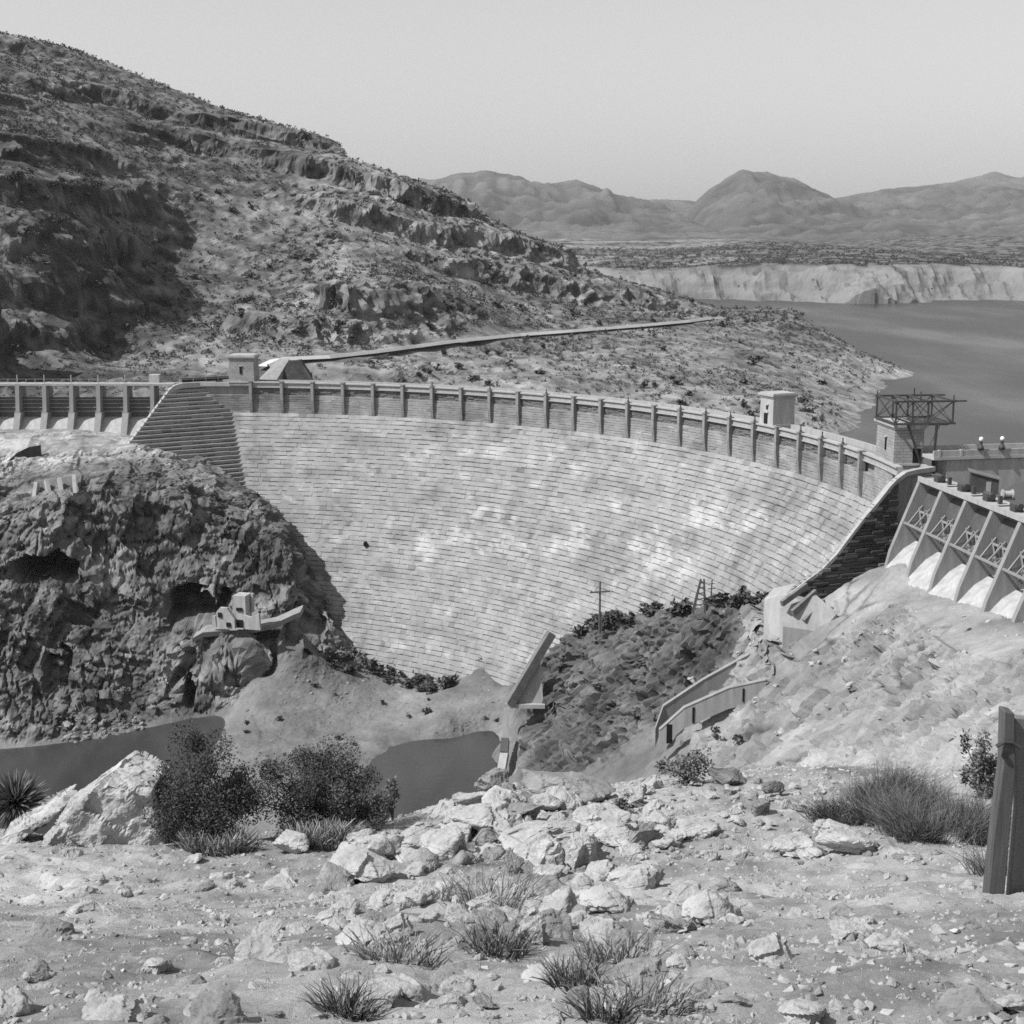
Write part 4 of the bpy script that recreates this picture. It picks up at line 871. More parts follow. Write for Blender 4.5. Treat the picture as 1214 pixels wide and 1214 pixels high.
# wall with a slanting dark beam at the left end of the central rock
o = empty('retaining_wall', at(606, 750, 262), 0, 'triangular pale wall under a slanting dark beam beside the right pool', 'wall'); B_ = np.array(o.location)
def rel(u, v, Y_): return at(u, v, Y_) - B_
q = MB(); pts = [rel(606, 750, 262), rel(631, 750, 262), rel(628, 712, 263), rel(624, 718, 263)]; q.prism(lambda t: [tuple(a + np.array([0, t, 0])) for a in pts], 0, 1.2); q.build('panel', M['concrete'], o)
q = MB(); q.bar(rel(605, 749, 261.4), rel(637, 695, 263.5), 1.5, 1.6); q.build('beam', M['boulder_dark'], o)
q = MB(); q.bar(rel(602, 750, 261.6), rel(632, 750.5, 261.6), .8, .8); q.build('coping', M['coping'], o)
q = MB(); q.bar(rel(603, 752, 261), rel(602, 776, 259.5), 1.1, 1.4); q.bar(rel(601.5, 786, 257.5), rel(599, 800, 254), 1.5, 1.6); q.build('column', M['concrete'], o)
q = MB(); q.bar(rel(602, 776, 259.2), rel(601, 786.5, 257), 1.5, 1.5); q.build('block', M['steel'], o)

def wires(mb, a, b, sag, r=.05):
    a, b = Vector(a), Vector(b); mb.tube([a.lerp(b, k / 8) - Vector((0, 0, sag * 4 * (k / 8) * (1 - k / 8))) for k in range(9)], r, 4)
pb = at(673.5, 691, 259)
o = empty('utility_pole', pb, 0, 'wooden utility pole with two cross arms on top of the central rock', 'pole')
q = MB(); q.tube([(0, 0, -1), (0, 0, 9.0)], [.24, .16], 8); q.build('post', M['bark'], o)
for z_, l_ in ((6.9, 1.9),):
    q = MB(); q.bar((-l_, -.15, z_), (l_, -.15, z_ + .25), .26); q.build('cross_arm', M['bark'], o)
q = MB()
for x_ in (-1.7, -.9, .9, 1.7): q.tube([(x_, -.15, 7.1), (x_, -.15, 7.5)], .08, 6)
q.build('insulator', M['coping'], o)
q = MB(); q.bar((.35, 0, -.5), (.25, 0, 3.0), .3); q.build('stub_brace', M['bark'], o)
tb = at(749, 676, 241)
o = empty('lattice_tower', tb, 0, 'short wooden lattice derrick on the ridge of the central rock', 'derrick')
q = MB()
for x_, y_ in ((-1.1, -.8), (1.1, -.8), (1.1, .8), (-1.1, .8)): q.bar((x_, y_, -1), (x_ * .25 + .5, y_ * .3, 5.2), .24)
q.build('leg', M['bark'], o)
q = MB()
for z_ in (.6, 1.6, 2.6, 3.6, 4.5): 
    k = 1 - .75 * z_ / 5.2; q.bar((-1.1 * k + .5 * z_ / 5.2, -.8 * k, z_), (1.1 * k + .5 * z_ / 5.2, -.8 * k, z_ + .4), .16); q.bar((1.1 * k + .5 * z_ / 5.2, -.8 * k, z_ - .3), (-1.1 * k + .5 * z_ / 5.2, -.8 * k, z_ + .5), .12)
q.build('rung', M['bark'], o)
q = MB(); q.bar((2.0, .2, -1), (2.2, .2, 5.0), .2); q.bar((1.5, .2, 3.4), (2.8, .2, 3.5), .14); q.bar((1.7, .2, 4.3), (2.7, .2, 4.4), .12); q.build('mast', M['bark'], o)
q = MB(); q.box((3.2, .2, .4), (4.6, 1.4, 1.6)); q.build('winch_house', M['boulder_dark'], o)

# ------------------------------------------------------------------ the slope the photograph is taken from
fc = []
for (u, v, Y_) in [(-60,832,44),(0,832,44),(100,838,42),(218,846,38),(250,850,37),(340,852,36),(440,845,38),(500,843,39),(530,834,40),(560,822,42),(600,814,43),(650,816,43),(700,810,44),(760,806,45),(800,803,46),(860,801,46),(930,806,44),(985,800,41),(1050,792,39),(1214,775,36)]:
    a = at(u, v, Y_); fc.append(a); fc.append(a + np.array([a[0] * .2, 9, -6.5])); fc.append(a + np.array([a[0] * .8, 34, -40]))
for y_ in (0, 4, 8, 13, 18, 23, 28):
    for x_ in (-30, -18, -9, -4, 0, 4, 9, 18, 30):
        fc.append(np.array([x_, y_, 35.25 - .425 * y_ + (0.035 * x_ if x_ > 0 else 0.02 * x_)]))
for q in [(0,-8,38.5),(-30,-8,38),(30,-8,39)]: fc.append(np.array(q, float))
X, Y, Z = zfield(fc, -40, 44, -4, 74, 0.14, 3)
p = np.stack([X, Y, Z], -1).reshape(-1, 3); n = normals(X, Y, Z).reshape(-1, 3)
f1, r1 = facet(p, (3.4, 3.4, 2.4), 71, .22, .45); f2, r2 = facet(p + 3, (.9, .9, .8), 83, .10, .2)
rocky = sstep(-0.15, 0.35, fbm(p / 6, 4, 88))
disp = rocky * (f1 + f2) * .12 + rocky * ridged(p / 3.2, 4, 72) * .10 + fbm(p / 2.2, 6, 91) * .13 + fbm(p / .35, 4, 95) * .045
near = 1 - sstep(1.5, 5, np.hypot(p[:, 0], p[:, 1])); disp *= 1 - .8 * near
p2 = p + n * disp[:, None]
tone = np.clip(0.34 + 0.11 * fbm(p / 3.5, 5, 97) + .05 * rocky + 0.06 * (r2 - .5) - .07 * sstep(0, .5, fbm(p / 1.1, 4, 101)), .12, .5)
M['slope'] = surf('overlook_ground', 0.6, 1.3, 0.8, 14.0, 0.9, 0.05, tone=True)
tag(link('overlook_ground', np_mesh('overlook_ground', p2, grid_quads(*X.shape), M['slope'], False, tone)), kind='structure')
FG = (X, Y, p2[:, 2].reshape(X.shape))
def hz_(T, x, y):
    X_, Y_, Z_ = T[0], T[1], T[2]; st = X_[0, 1] - X_[0, 0]
    i = np.clip(((np.asarray(y) - Y_[0, 0]) / st).round().astype(int), 0, X_.shape[0] - 1); j = np.clip(((np.asarray(x) - X_[0, 0]) / st).round().astype(int), 0, X_.shape[1] - 1)
    return Z_[i, j]
def cast(T, u, v, y0, y1, step):                     # first point of a terrain met in direction (u, v)
    r = ray(u, v); ys = np.arange(y0, y1, step); P_ = np.array([0, 0, H]) + ys[:, None] / r[1] * r
    ok = (P_[:, 0] > T[0][0, 0]) & (P_[:, 0] < T[0][0, -1]); k = np.argmax((P_[:, 2] < hz_(T, P_[:, 0], P_[:, 1])) & ok)
    if not ok[k] or k == 0: return None
    return np.array([P_[k, 0], P_[k, 1], hz_(T, P_[k, 0], P_[k, 1])])

# ------------------------------------------------------------------ rocks
def remesh(me, vox, seed, amp, mat, sm=False):       # even facets, then joints and grit
    o = bpy.data.objects.new('tmp', me); COL.objects.link(o); md = o.modifiers.new('r', 'REMESH'); md.mode = 'VOXEL'; md.voxel_size = vox
    m2 = bpy.data.meshes.new_from_object(o.evaluated_get(bpy.context.evaluated_depsgraph_get())); bpy.data.objects.remove(o); bpy.data.meshes.remove(me)
    n_ = len(m2.vertices); co = np.zeros(n_ * 3); m2.vertices.foreach_get('co', co); co = co.reshape(-1, 3); no = np.zeros(n_ * 3); m2.vertex_normals.foreach_get('vector', no); no = no.reshape(-1, 3)
    k = amp; c_ = co / k + seed * 7.3; R1, R2 = rotm(seed * 31 % 90, 20, seed * 17 % 90), rotm(20, seed * 13 % 60, 40)
    wv = np.stack([vnoise(c_ / 1.5, 1), vnoise(c_ / 1.5, 2), vnoise(c_ / 1.5, 3)], -1) * .3
    dsp = block((c_ + wv) @ R1, (2.6, 2.2, 1.6), seed)[0] * .34 + block((c_ + wv) @ R2, (1.0, 1.1, .8), seed + 5)[0] * .12 + fbm(c_, 4, seed) * .12 + fbm(c_ * 5, 4, seed + 2) * .035
    co = co + no * (dsp * k)[:, None]; m2.vertices.foreach_set('co', co.ravel()); m2.update(); m2.polygons.foreach_set('use_smooth', np.full(len(m2.polygons), sm))
    m2.materials.clear(); m2.materials.append(mat); m2.name = 'boulder'; return m2
def rock_mesh(name, seed, mat, flat=1.0, sub=2, npts=15, amp=.05):
    r = random.Random(seed); bm = bmesh.new()
    for _ in range(npts):
        d = Vector((r.gauss(0, 1), r.gauss(0, 1), r.gauss(0, 1))).normalized(); k = r.uniform(.42, .55)
        bm.verts.new((d.x * k * r.uniform(.9, 1.1), d.y * k, d.z * k * flat))
    res = bmesh.ops.convex_hull(bm, input=bm.verts[:])
    bmesh.ops.delete(bm, geom=[v for v in bm.verts if not v.link_faces], context='VERTS')
    bmesh.ops.bevel(bm, geom=bm.edges[:] + bm.verts[:], offset=.03, segments=1, affect='EDGES', clamp_overlap=True)
    bmesh.ops.triangulate(bm, faces=bm.faces[:])
    for _ in range(sub): bmesh.ops.subdivide_edges(bm, edges=bm.edges[:], cuts=1, use_grid_fill=True)
    co = np.array([v.co[:] for v in bm.verts]); no = co / np.maximum(np.linalg.norm(co, axis=1, keepdims=True), 1e-4)
    f_, _r = facet(co + seed * 3.7, (.5, .5, .4), seed, .08, .10)
    dsp = fbm(co * 3 + seed, 4, seed) * amp + f_ * .6 + fbm(co * 14, 3, seed + 1) * .012
    co = co + no * dsp[:, None]
    for v, c in zip(bm.verts, co): v.co = c
    me = bpy.data.meshes.new(name); bm.to_mesh(me); bm.free(); me.materials.append(mat); return me
def boulder(label, u, v, wpx, hr=.7, dr=.9, mat='boulder', seed=1, rz=0.0, tilt=0.0, sink=.18, T=None, group=None, sub=3, base_v=None, y0=3.0):
    a = cast(T or FG, u, v + wpx * hr * .38, y0, 70 if T is None else 400, .1)
    if a is None: return None
    wd = wpx / F * a[1]
    o = link('boulder', remesh(rock_mesh('boulder', seed, M[mat], 1.0, 0, 15, 0.0), .018, seed, .28, M[mat]), None, (a[0], a[1] + wd * dr * .3, a[2] + wd * hr * (.5 - sink)))
    o.rotation_euler = (tilt, 0, rz); o.scale = (wd, wd * dr, wd * hr)
    return tag(o, label, 'boulder', group)
BL_ = [ ('rounded grey boulder touching the foot of the pale wall column', 592, 809, 30, .95, .9, 'boulder_grey', 5),
 ('upright pale boulder leaning beside the long flat slab', 607, 825, 27, 1.0, .8, 'boulder', 8),
 ('long flat pale slab lying left of the upright boulder', 577, 826, 42, .42, .7, 'boulder', 11),
 ('small squat pale block between the slab and the wide grey outcrop', 632, 825, 30, .55, .8, 'boulder', 14),
 ('wide smooth grey outcrop boulder at the top of the rock pile', 648, 812, 84, .42, .7, 'boulder_grey', 17),
 ('square pale boulder at the right end of the wide grey outcrop', 699, 820, 30, .8, .8, 'boulder', 20),
 ('pointed pale boulder in the middle of the rock pile', 668, 836, 38, .85, .8, 'boulder', 23),
 ('broad pale boulder behind a dark round stone', 580, 841, 60, .5, .8, 'boulder', 26),
 ('dark round stone against the broad pale boulder', 589, 853, 24, .85, .9, 'boulder_grey', 29),
 ('large bright sloping boulder at the bottom of the rock pile', 628, 853, 74, .42, .8, 'boulder', 32),
 ('low bright whaleback boulder left of the dark round stone', 532, 855, 62, .34, .8, 'boulder', 35),
 ('pale wedge boulder at the right edge of the big dark bush', 489, 853, 32, .8, .8, 'boulder', 38),
 ('white triangular rock in the dry grass under the second bush', 438, 856, 40, .5, .8, 'boulder', 41),
 ('small white stone between the two big dark bushes', 409, 829, 17, .8, .8, 'boulder', 44),
 ('dark hollow-sided rock at the left of the rubble', 772, 804, 36, .55, .8, 'boulder_dark', 47),
 ('dark upright stone beside the dark hollow-sided rock', 806, 813, 18, .9, .8, 'boulder_dark', 50),
 ('flat pale stone at the upper edge of the dry brush', 864, 829, 24, .45, .8, 'boulder', 53),
 ('bright sloping boulder in front of the dry brush', 862, 855, 62, .42, .8, 'boulder', 56),
 ('pale angular boulder left of the bright sloping boulder', 826, 855, 40, .5, .8, 'boulder', 59),
 ('grey round stone in the middle of the rubble', 795, 829, 22, .7, .9, 'boulder_grey', 62),
 ('wide pale boulder at the lower left of the rubble', 748, 845, 46, .4, .8, 'boulder', 65),
 ('grey leaning boulder between the rock pile and the rubble', 715, 842, 34, .7, .8, 'boulder_grey', 68),
 ('pale block half buried below the pointed boulder', 690, 853, 36, .5, .8, 'boulder', 71)]
for i, (lb, u, v, wp, hr, dr, mt, sd) in enumerate(BL_): boulder(lb, u, v, wp, hr, dr, mt, sd, RNG.uniform(-.5, .5), RNG.uniform(-.15, .15))
def hull_rock(label, pix, Y_, depth, mat, seed):
    P_ = [at(u, v, Y_) for u, v in pix]; c0 = np.mean(P_, 0); bm = bmesh.new(); r = random.Random(seed)
    for a in P_:
        for k_, y_ in ((1.0, 0), (.96, depth * .4), (.75, depth)): q_ = c0 + (a - c0) * k_ * r.uniform(.95, 1.0); bm.verts.new((q_[0] - c0[0], y_ + r.uniform(-.2, .2), q_[2] - c0[2]))
    bmesh.ops.convex_hull(bm, input=bm.verts[:]); bmesh.ops.delete(bm, geom=[v for v in bm.verts if not v.link_faces], context='VERTS')
    me = bpy.data.meshes.new('boulder'); bm.to_mesh(me); bm.free(); me = remesh(me, .05, seed, .55, M[mat]); return tag(link('boulder', me, None, c0), label, 'boulder')
hull_rock('big pale peaked outcrop boulder below the spiky yucca', [(212, 872), (214, 852), (236, 842), (268, 828)], 34.5, 2.2, 'boulder', 3)
hull_rock('big grey-faced boulder with a steep right side next to the dense bush', [(240, 872), (262, 832), (284, 818), (300, 807), (312, 817), (334, 814), (341, 842), (346, 872)], 34.2, 2.6, 'boulder', 4)
# loose stones: eight shapes, copied
rk_me = [remesh(rock_mesh('loose_stone', 100 + i, M['boulder'], .75, 0, 15, 0.0), .028, 100 + i, .30, M['boulder' if i % 3 else 'boulder_grey']) for i in range(12)]
def scatter(n, urange, vrange, sizef, T, label, group, y0, y1, cond=None, me=None, step=.2, name='loose_stone', grey=False, lift=-.02):
    k = 0; tries = 0
    while k < n and tries < n * 30:
        tries += 1; u, v = RNG.uniform(*urange), RNG.uniform(*vrange); a = cast(T, u, v, y0, y1, step)
        if a is None or (cond and not cond(u, v, a)): continue
        sz = sizef(a); o = link(name, (RNG.choice(rk_me[0::3]) if grey else RNG.choice(rk_me)), None, (a[0], a[1], a[2] + sz * lift))
        o.rotation_euler = (RNG.uniform(-.4, .4), RNG.uniform(-.4, .4), RNG.uniform(0, 6.28)); o.scale = (sz * RNG.uniform(.8, 1.4), sz, sz * RNG.uniform(.6, 1.0))
        tag(o, label, 'stone', group); k += 1
scatter(170, (700, 900), (806, 868), lambda a: a[1] / F * RNG.choice([5, 6, 7, 9, 11, 15]), FG, 'small broken stone in the rubble below the right slope', 'stones of the foreground rubble', 20, 60, name='rubble_stone', lift=.08)
scatter(100, (490, 720), (808, 868), lambda a: a[1] / F * RNG.choice([7, 9, 12, 16, 22]), FG, 'small pale stone wedged among the big boulders', 'stones among the big boulders', 20, 60, name='wedged_stone', lift=.08)
scatter(200, (210, 1004), (862, 1000), lambda a: RNG.choice([.14, .18, .24, .3, .4, .6]) * (.6 + a[1] / 30), FG, 'loose pale stone on the dusty slope nearest the viewer', 'loose stones on the near slope', 3.5, 60)
scatter(150, (740, 1000), (672, 800), lambda a: RNG.choice([.35, .5, .6, .8, 1.0, 1.5]) * a[1] / 190, CAN, 'pale broken block lying on the right slope under the spillway', 'blocks on the right slope', 60, 300, step=.5, name='broken_block')
scatter(60, (262, 330), (760, 782), lambda a: RNG.choice([.8, 1.1, 1.5, 2.0]), CAN, 'angular fallen rock at the water edge under the left cliff', 'fallen rocks at the river edge', 150, 300, cond=lambda u, v, a: a[2] > -64.5, step=.5, name='fallen_rock', grey=True)
scatter(45, (400, 600), (725, 790), lambda a: RNG.choice([.6, .8, 1.1]), CAN, 'small rock lying on the gravel bank between the two pools', 'rocks on the gravel bank', 150, 320, cond=lambda u, v, a: a[2] > -63.9, step=.5, name='bank_rock', grey=True)
scatter(95, (470, 760), (824, 935), lambda a: a[1] / F * RNG.choice([20, 26, 32, 40, 52]), FG, 'pale blocky boulder in the pile along the bottom of the rock heap', 'blocky boulders of the rock heap', 14, 60, name='blocky_boulder', lift=.14)
# gravel: too many to count
pb_me = [rock_mesh('pebble', 500 + i, M['gravel'], .7, 0, 10, 0.0) for i in range(6)]; PV, PF, pn = [], [], 0
for k in range(5600):
    yy = 3 + 44 * RNG.random() ** 1.2; x_ = RNG.uniform(-.50, .55) * yy + RNG.uniform(-2, 6); z_ = float(hz_(FG, x_, yy)); m_ = pb_me[k % 6]; s_ = RNG.choice([.05, .06, .08, .1, .14]) * (.7 + yy / 40); an = RNG.uniform(0, 6.28); R_ = rotm(RNG.uniform(-20, 20), RNG.uniform(-20, 20), math.degrees(an))
    PV.append((np.array([v.co[:] for v in m_.vertices]) @ R_.T) * s_ + np.array([x_, yy, z_ + s_ * .08])); PF += [tuple(pn + i for i in f_.vertices) for f_ in m_.polygons]; pn += len(m_.vertices)
me = bpy.data.meshes.new('pebbles'); me.from_pydata(np.concatenate(PV).tolist(), [], PF); me.materials.append(M['gravel']); tag(link('pebbles', me), kind='stuff')
gv, gq = [], []
for k in range(34000):
    x_, y_ = 0, 0; u, v = RNG.uniform(-20, 1234), 600 + 620 * RNG.random() ** .6
    r = ray(u, v); yy = RNG.uniform(2.8, 50); x_ = (u - CX) / F * yy * 1.05; z_ = hz_(FG, x_, yy); s_ = RNG.choice([.010, .013, .016, .02, .026, .036]) * (.5 + yy / 18)
    n0 = len(gv); rr = [RNG.uniform(.7, 1.3) for _ in range(6)]; an = RNG.uniform(0, 6.28)
    for i in range(5): gv.append((x_ + s_ * rr[i] * math.cos(an + i * 1.257), yy + s_ * rr[i] * math.sin(an + i * 1.257), z_ - .02))
    gv.append((x_ + s_ * RNG.uniform(-.3, .3), yy + s_ * RNG.uniform(-.3, .3), z_ + s_ * rr[5] * .42))
    for i in range(5): gq.append((n0 + i, n0 + (i + 1) % 5, n0 + 5))
tag(link('gravel', np_mesh('gravel', gv, gq, M['gravel'])), kind='stuff')

# ------------------------------------------------------------------ plants
def leaf_cloud(rs, n, rx, ry, rz_, size, clumps=14, lift=.5, aspect=.45, flat=0.0):
    cl = []
    for _ in range(clumps):
        d = Vector((rs.gauss(0, 1), rs.gauss(0, 1), abs(rs.gauss(0, .8)))).normalized() * rs.uniform(.25, 1.0); cl.append((d, rs.uniform(.12, .36)))
    V_, Q_ = [], []
    for _ in range(n):
        c, r = cl[rs.randrange(clumps)]; d = Vector((rs.gauss(0, 1), rs.gauss(0, 1), rs.gauss(0, 1))).normalized() * r * rs.random() ** .4
        p_ = c + d; P_ = Vector((p_.x * rx, p_.y * ry, max(.03, p_.z + .18) * rz_))
        a = Vector((rs.gauss(0, 1), rs.gauss(0, 1), rs.gauss(0, .8) + lift)).normalized(); b_ = a.cross(Vector((rs.gauss(0, 1), rs.gauss(0, 1), rs.gauss(0, 1)))).normalized()
        s_ = size * rs.uniform(.6, 1.4); n0 = len(V_)
        V_ += [P_, P_ + a * s_ * .5 + b_ * s_ * aspect * .5, P_ + a * s_, P_ + a * s_ * .5 - b_ * s_ * aspect * .5]; Q_.append((n0, n0 + 1, n0 + 2, n0 + 3))
    return V_, Q_, cl
def stems(rs, cl, rx, ry, rz_, thick):
    q = MB()
    for c, r in cl:
        e = Vector((c.x * rx, c.y * ry, (c.z + .18) * rz_)); m_ = Vector((e.x * .35, e.y * .35, e.z * .5)); q.tube([(0, 0, -.1), m_, e], [thick, thick * .7, thick * .3], 5)
    return q
def bush(name, label, cat, u, v, wpx, hpx, n, lsize, leaf, seed, T=None, group=None, clumps=18, stem=.03, y0=10, y1=70, bury=0.0):
    a = cast(T or FG, u, v, y0, y1, .1)
    if a is None: return None
    rs_ = random.Random(seed); rx = wpx / F * a[1] / 2 / 1.05; rz_ = hpx / F * a[1] / 1.15
    o = empty(name, (a[0], a[1] + rx * .5, a[2] - bury), 0, label, cat, group)
    V_, Q_, cl = leaf_cloud(rs_, n, rx, rx * .9, rz_, lsize, clumps); link('foliage', np_mesh('foliage', V_, Q_, M[leaf]), o)
    stems(rs_, cl, rx, rx * .9, rz_, stem).build('stem', M['bark'], o); return o
bush('shrub', 'big dense dark bush standing left of the two bushes', 'bush', 366, 857, 118, 78, 30000, .075, 'leaf', 1, clumps=44)
bush('shrub', 'broad dark bush with a looser outline right of the dense bush', 'bush', 448, 852, 138, 66, 25000, .075, 'leaf', 2, clumps=40)
bush('shrub', 'thin grey-green bush at the right end of the dark bushes', 'bush', 484, 850, 66, 56, 6500, .075, 'leaf_grey', 3)
bush('shrub', 'small sprig of thin leaves on the lip above the right pool', 'bush', 516, 838, 22, 36, 420, .12, 'leaf_grey', 4, clumps=9)
bush('shrub', 'small leafy bush growing above the dark hollow-sided rock', 'bush', 742, 812, 48, 34, 1500, .11, 'leaf_grey', 5)
bush('shrub', 'grey twiggy bush by the wooden post', 'bush', 966, 822, 46, 66, 2200, .11, 'leaf_grey', 6)
bush('shrub', 'low olive bush in the gap between boulders above the rubble', 'bush', 690, 833, 20, 18, 500, .09, 'leaf_grey', 7)
def brush(name, label, u, v, wpx, hpx, n, seed, mat='leaf_dry', width=.016, spread=.55, T=None, cat='dry grass', group=None, y0=10):
    a = cast(T or FG, u, v, y0, 70, .1)
    if a is None: return None
    rs_ = random.Random(seed); R_ = wpx / F * a[1] / 2; h_ = hpx / F * a[1]; V_, Q_ = [], []
    o = empty(name, tuple(a), 0, label, cat, group)
    nc = 1 if n < 1500 else 16; hts = [(rs_.uniform(0, 6.28), R_ * math.sqrt(rs_.random()) * .8, rs_.uniform(.4, 1.05)) for _ in range(nc)]
    for _ in range(n):
        an = rs_.uniform(0, 6.28); rr = R_ * math.sqrt(rs_.random()) * .8; hk = 1.0
        if nc > 1: ca, cr, hk = rs_.choice(hts); bx_, by_ = cr * math.cos(ca) + rs_.gauss(0, R_ * .13), cr * math.sin(ca) + rs_.gauss(0, R_ * .13); an, rr = math.atan2(by_, bx_), math.hypot(bx_, by_)
        b0 = Vector((rr * math.cos(an), rr * math.sin(an) * .7, 0)); b0.z = float(hz_(T or FG, a[0] + b0.x, a[1] + b0.y)) - a[2] - .05
        d = Vector((math.cos(an) * spread * rs_.uniform(0, 1) + rs_.gauss(0, .25), math.sin(an) * spread * rs_.uniform(0, 1) + rs_.gauss(0, .25), 1)).normalized(); L_ = h_ * hk * rs_.uniform(.45, 1.05)
        s_ = d.cross(Vector((rs_.gauss(0, 1), rs_.gauss(0, 1), 0.1))).normalized() * width * rs_.uniform(.7, 1.5); bend = Vector((rs_.gauss(0, .12), rs_.gauss(0, .12), -.12)) * L_
        n0 = len(V_); m_ = b0 + d * L_ * .55; e = b0 + d * L_ + bend
        V_ += [b0 - s_, b0 + s_, m_ + s_ * .8, m_ - s_ * .8, e + s_ * .3, e - s_ * .3]; Q_ += [(n0, n0 + 1, n0 + 2, n0 + 3), (n0 + 3, n0 + 2, n0 + 4, n0 + 5)]
    link('stalks', np_mesh('stalks', V_, Q_, M[mat]), o); return o
bush('shrub', 'dark bush crowning the small gravel mound at the foot of the dam', 'bush', 588, 720, 22, 13, 700, .5, 'leaf', 8, T=CAN, clumps=9, y0=200, y1=330)
brush('dry_brush', 'wide grey clump of dry brush left of the wooden post', 884, 836, 104, 46, 6500, 1, 'leaf_grey', .006, 1.1)
brush('dry_brush', 'paler clump of dry brush in front of the wooden post', 930, 850, 92, 50, 5200, 2, 'leaf_grey', .006, 1.1)
brush('dry_grass', 'pale dry grass tuft under the big dense bush', 385, 862, 70, 22, 1200, 3)
brush('dry_grass', 'pale dry grass tuft around the white triangular rock', 463, 858, 60, 26, 1200, 4)
brush('dry_grass', 'thin dry stalks standing in front of the pale wedge boulder', 505, 862, 40, 20, 500, 5)
for k in range(9):
    u, v = RNG.uniform(215, 1000), RNG.uniform(872, 1000); brush('grass_tuft', 'sparse dry grass tuft on the dusty near slope', u, v, RNG.uniform(40, 90), RNG.uniform(20, 50), 200, 50 + k, RNG.choice(['leaf_dry', 'leaf_dry', 'leaf_grey']), .0035 + .000014 * (1214 - v), .9, group='grass tufts on the near slope', y0=2.5)
# yucca
a = cast(FG, 227, 848, 10, 70, .1)
yu = empty('yucca', (a[0], a[1] + .4, a[2]), 0, 'spiky yucca with a ball of stiff leaves at the edge of the river', 'yucca'); rs_ = random.Random(4)
V_, Q_ = [], []
for _ in range(520):
    d = Vector((rs_.gauss(0, 1), rs_.gauss(0, 1), rs_.gauss(.3, .8))).normalized(); L_ = rs_.uniform(.7, 1.0); s_ = d.cross(Vector((rs_.gauss(0, 1), rs_.gauss(0, 1), rs_.gauss(0, 1)))).normalized() * .05; c = Vector((0, 0, .75)); n0 = len(V_)
    V_ += [c + d * .1 - s_ * .6, c + d * .1 + s_ * .6, c + d * L_ * .45 + s_, c + d * L_ * .45 - s_, c + d * L_]; V_.append(c + d * L_ + s_ * .05); Q_ += [(n0, n0 + 1, n0 + 2, n0 + 3), (n0 + 3, n0 + 2, n0 + 5, n0 + 4)]
link('leaf_rosette', np_mesh('leaf_rosette', V_, Q_, M['leaf_yucca']), yu)
q = MB(); q.tube([(0, 0, -.2), (0, 0, .5), (0, 0, .9)], [.2, .22, .14], 8); q.build('trunk', M['bark'], yu)

# shrubs of the hillsides: six shapes, copied
def shrub_mesh(seed, n=70):
    rs_ = random.Random(seed); V_, Q_, cl = leaf_cloud(rs_, n, .5, .5, .8, .30, 6, .3, .8); return np_mesh('desert_shrub', V_, Q_, M['leaf'])
sh_me = [shrub_mesh(300 + i) for i in range(7)]
def shrubs(n, urange, vrange, size, T, label, group, y0, y1, cond=None, step=1.0, grow=1.0):
    k = tries = 0
    while k < n and tries < n * 25:
        tries += 1; u, v = RNG.uniform(*urange), RNG.uniform(*vrange); a = cast(T, u, v, y0, y1, step)
        if a is None or (cond and not cond(u, v, a)): continue
        o = link('desert_shrub', sh_me[RNG.randrange(7)], None, (a[0], a[1], a[2] - .15), RNG.uniform(0, 6.28)); s_ = RNG.uniform(*size); o.scale = (s_ * RNG.uniform(.9, 1.5), s_, s_ * RNG.uniform(.7, 1.0))
        tag(o, label, 'shrub', group); k += 1
def off_road(u, v, a): return seg_dist(np.array([a[:2]]), road_pts)[0] > 5 and a[2] > -17
shrubs(76, (420, 880), (440, 545), (1.6, 3.2), HIL, 'dark desert shrub on the slope between the road and the lake', 'shrubs on the promontory slope', 372, 700, off_road)
shrubs(78, (230, 720), (345, 470), (1.8, 3.4), HIL, 'dark desert shrub on the steep hillside above the road', 'shrubs on the hillside above the road', 372, 760, off_road)
shrubs(34, (645, 800), (670, 697), (1.8, 3.2), CAN, 'dark shrub on the crest of the central rock', 'shrubs along the crest of the central rock', 150, 300, lambda u, v, a: v < 700 - (u - 640) * .17, .5)
shrubs(64, (466, 562), (708, 742), (1.8, 3.6), CAN, 'dark shrub at the foot of the dam by the gravel bank', 'shrubs at the foot of the dam', 150, 330, lambda u, v, a: a[2] > -63 and abs(v - 714 - (u - 470) * .26) < 9, .5)
shrubs(20, (620, 790), (690, 800), (.9, 2.0), CAN, 'small dark shrub on the face of the central rock', 'shrubs on the central rock face', 150, 300, None, .5)
shrubs(14, (400, 600), (735, 790), (.9, 1.8), CAN, 'low shrub on the gravel bank between the two pools', 'shrubs on the gravel bank', 150, 320, lambda u, v, a: a[2] > -63.4, .5)
shrubs(12, (330, 450), (553, 640), (.8, 1.6), CAN, 'small dark shrub on top of the left cliff', 'shrubs on the left cliff', 150, 345, None, .5)
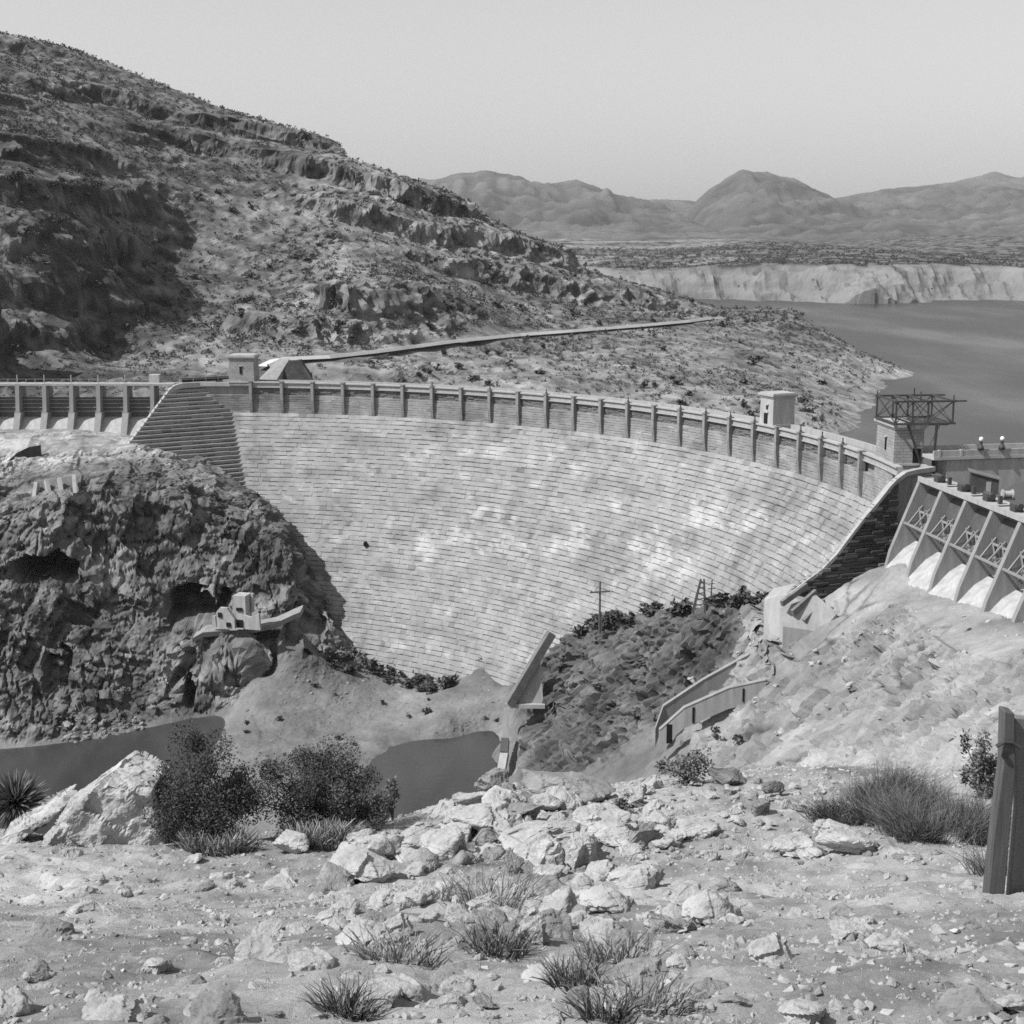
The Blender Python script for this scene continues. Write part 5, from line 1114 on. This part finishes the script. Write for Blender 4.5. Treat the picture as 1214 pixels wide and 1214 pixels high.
# and the scrub that nobody could count
V_, Q_ = [], []
bv = [np.array([v.co[:] for v in m_.vertices]) for m_ in [shrub_mesh(400 + i, 20) for i in range(6)]]
k = 0
while k < 21000:
    x_, y_ = RNG.uniform(-400, 215), RNG.uniform(372, 790); z_ = float(hz_(HIL, x_, y_))
    if z_ < -16.5 or seg_dist(np.array([[x_, y_]]), road_pts)[0] < 5: continue
    if RNG.random() > .35 + .6 * float(vnoise(np.array([[x_ / 40, y_ / 40, 0.]]), 9)[0] + .6): continue
    s_ = RNG.uniform(.6, 2.3) * (0.7 if z_ < 0 else 1); b_ = bv[RNG.randrange(6)]; n0 = len(V_) * 1
    an = RNG.uniform(0, 6.28); R_ = np.array([[math.cos(an), -math.sin(an), 0], [math.sin(an), math.cos(an), 0], [0, 0, 1]])
    V_.append((b_ @ R_.T) * np.array([s_ * 1.2, s_ * 1.2, s_ * .85]) + np.array([x_, y_, z_ - .1])); k += 1
VV = np.concatenate(V_); QQ = np.arange(len(VV)).reshape(-1, 4)
tag(link('desert_scrub', np_mesh('desert_scrub', VV, QQ, M['leaf'])), kind='stuff')

V_ = []
xs_, ys_ = NR.uniform(-450, 1250, 9000), 1225 + 900 * NR.rand(9000) ** 1.6
for x_, y_ in zip(xs_, ys_):
    i = int(np.abs(FYS - y_).argmin()); j = int(np.clip((x_ - FXS[0]) / (FXS[1] - FXS[0]), 0, len(FXS) - 1)); z_ = FAR[i, j]
    if FARP[i, j] < .6 and RNG.random() > .03: continue
    s_ = RNG.uniform(2.0, 5.0); V_.append(bv[RNG.randrange(6)] * np.array([s_ * 1.3, s_, s_ * .8]) + np.array([x_, y_, z_ - .3]))
VV = np.concatenate(V_); tag(link('far_scrub', np_mesh('far_scrub', VV, np.arange(len(VV)).reshape(-1, 4), M['leaf'])), kind='stuff')

# ------------------------------------------------------------------ the old timber post at the right
YP = 23.0
pt = empty('timber_post', at(968, 884, YP), 0, 'heavy weathered timber post leaning by the dry brush, wrapped with wire', 'post'); B_ = np.array(pt.location)
def plk(nm, pix, y_, th, mat, bev=.02):
    q = MB(); q.prism(lambda t: [tuple(at(u, v, YP + y_) - B_ + np.array([0, t, 0])) for u, v in pix], 0, th); return q.build(nm, M[mat], pt, bevel=bev)
plk('post', [(981, 754), (989, 756), (990, 800), (985, 850), (981, 900), (968, 900), (973, 850), (980, 795)], 0, .3, 'wood')
plk('plank', [(989, 759), (1005, 761), (1003, 830), (998, 905), (984, 905), (990, 830)], .34, .2, 'wood_pale')
plk('cross_board', [(988, 839), (1022, 841), (1022, 849), (988, 847)], .56, .08, 'void')
q = MB(); q.tube([tuple(at(u, v, YP - .04) - B_) for u, v in [(975, 781), (981, 777.5), (987, 778), (993, 782)]], .035, 6); q.build('wire_wrap', M['steel'], pt)
q = MB(); q.tube([tuple(at(981, 788, YP - .05) - B_), tuple(at(981, 788, YP + .1) - B_)], .05, 8); q.build('bolt', M['void'], pt)

# ------------------------------------------------------------------ the air
m = bpy.data.materials.new('haze'); m.use_nodes = True; t = m.node_tree; t.nodes.clear()
vo = t.nodes.new('ShaderNodeVolumePrincipled'); vo.inputs['Color'].default_value = (.9, .9, .9, 1); vo.inputs['Density'].default_value = 4.2e-5; vo.inputs['Anisotropy'].default_value = 0.2
oo = t.nodes.new('ShaderNodeOutputMaterial'); t.links.new(vo.outputs[0], oo.inputs['Volume'])
q = MB(); q.box((0, 6200, 350), (26000, 13200, 850)); hzb = q.build('haze', m); tag(hzb, kind='stuff')
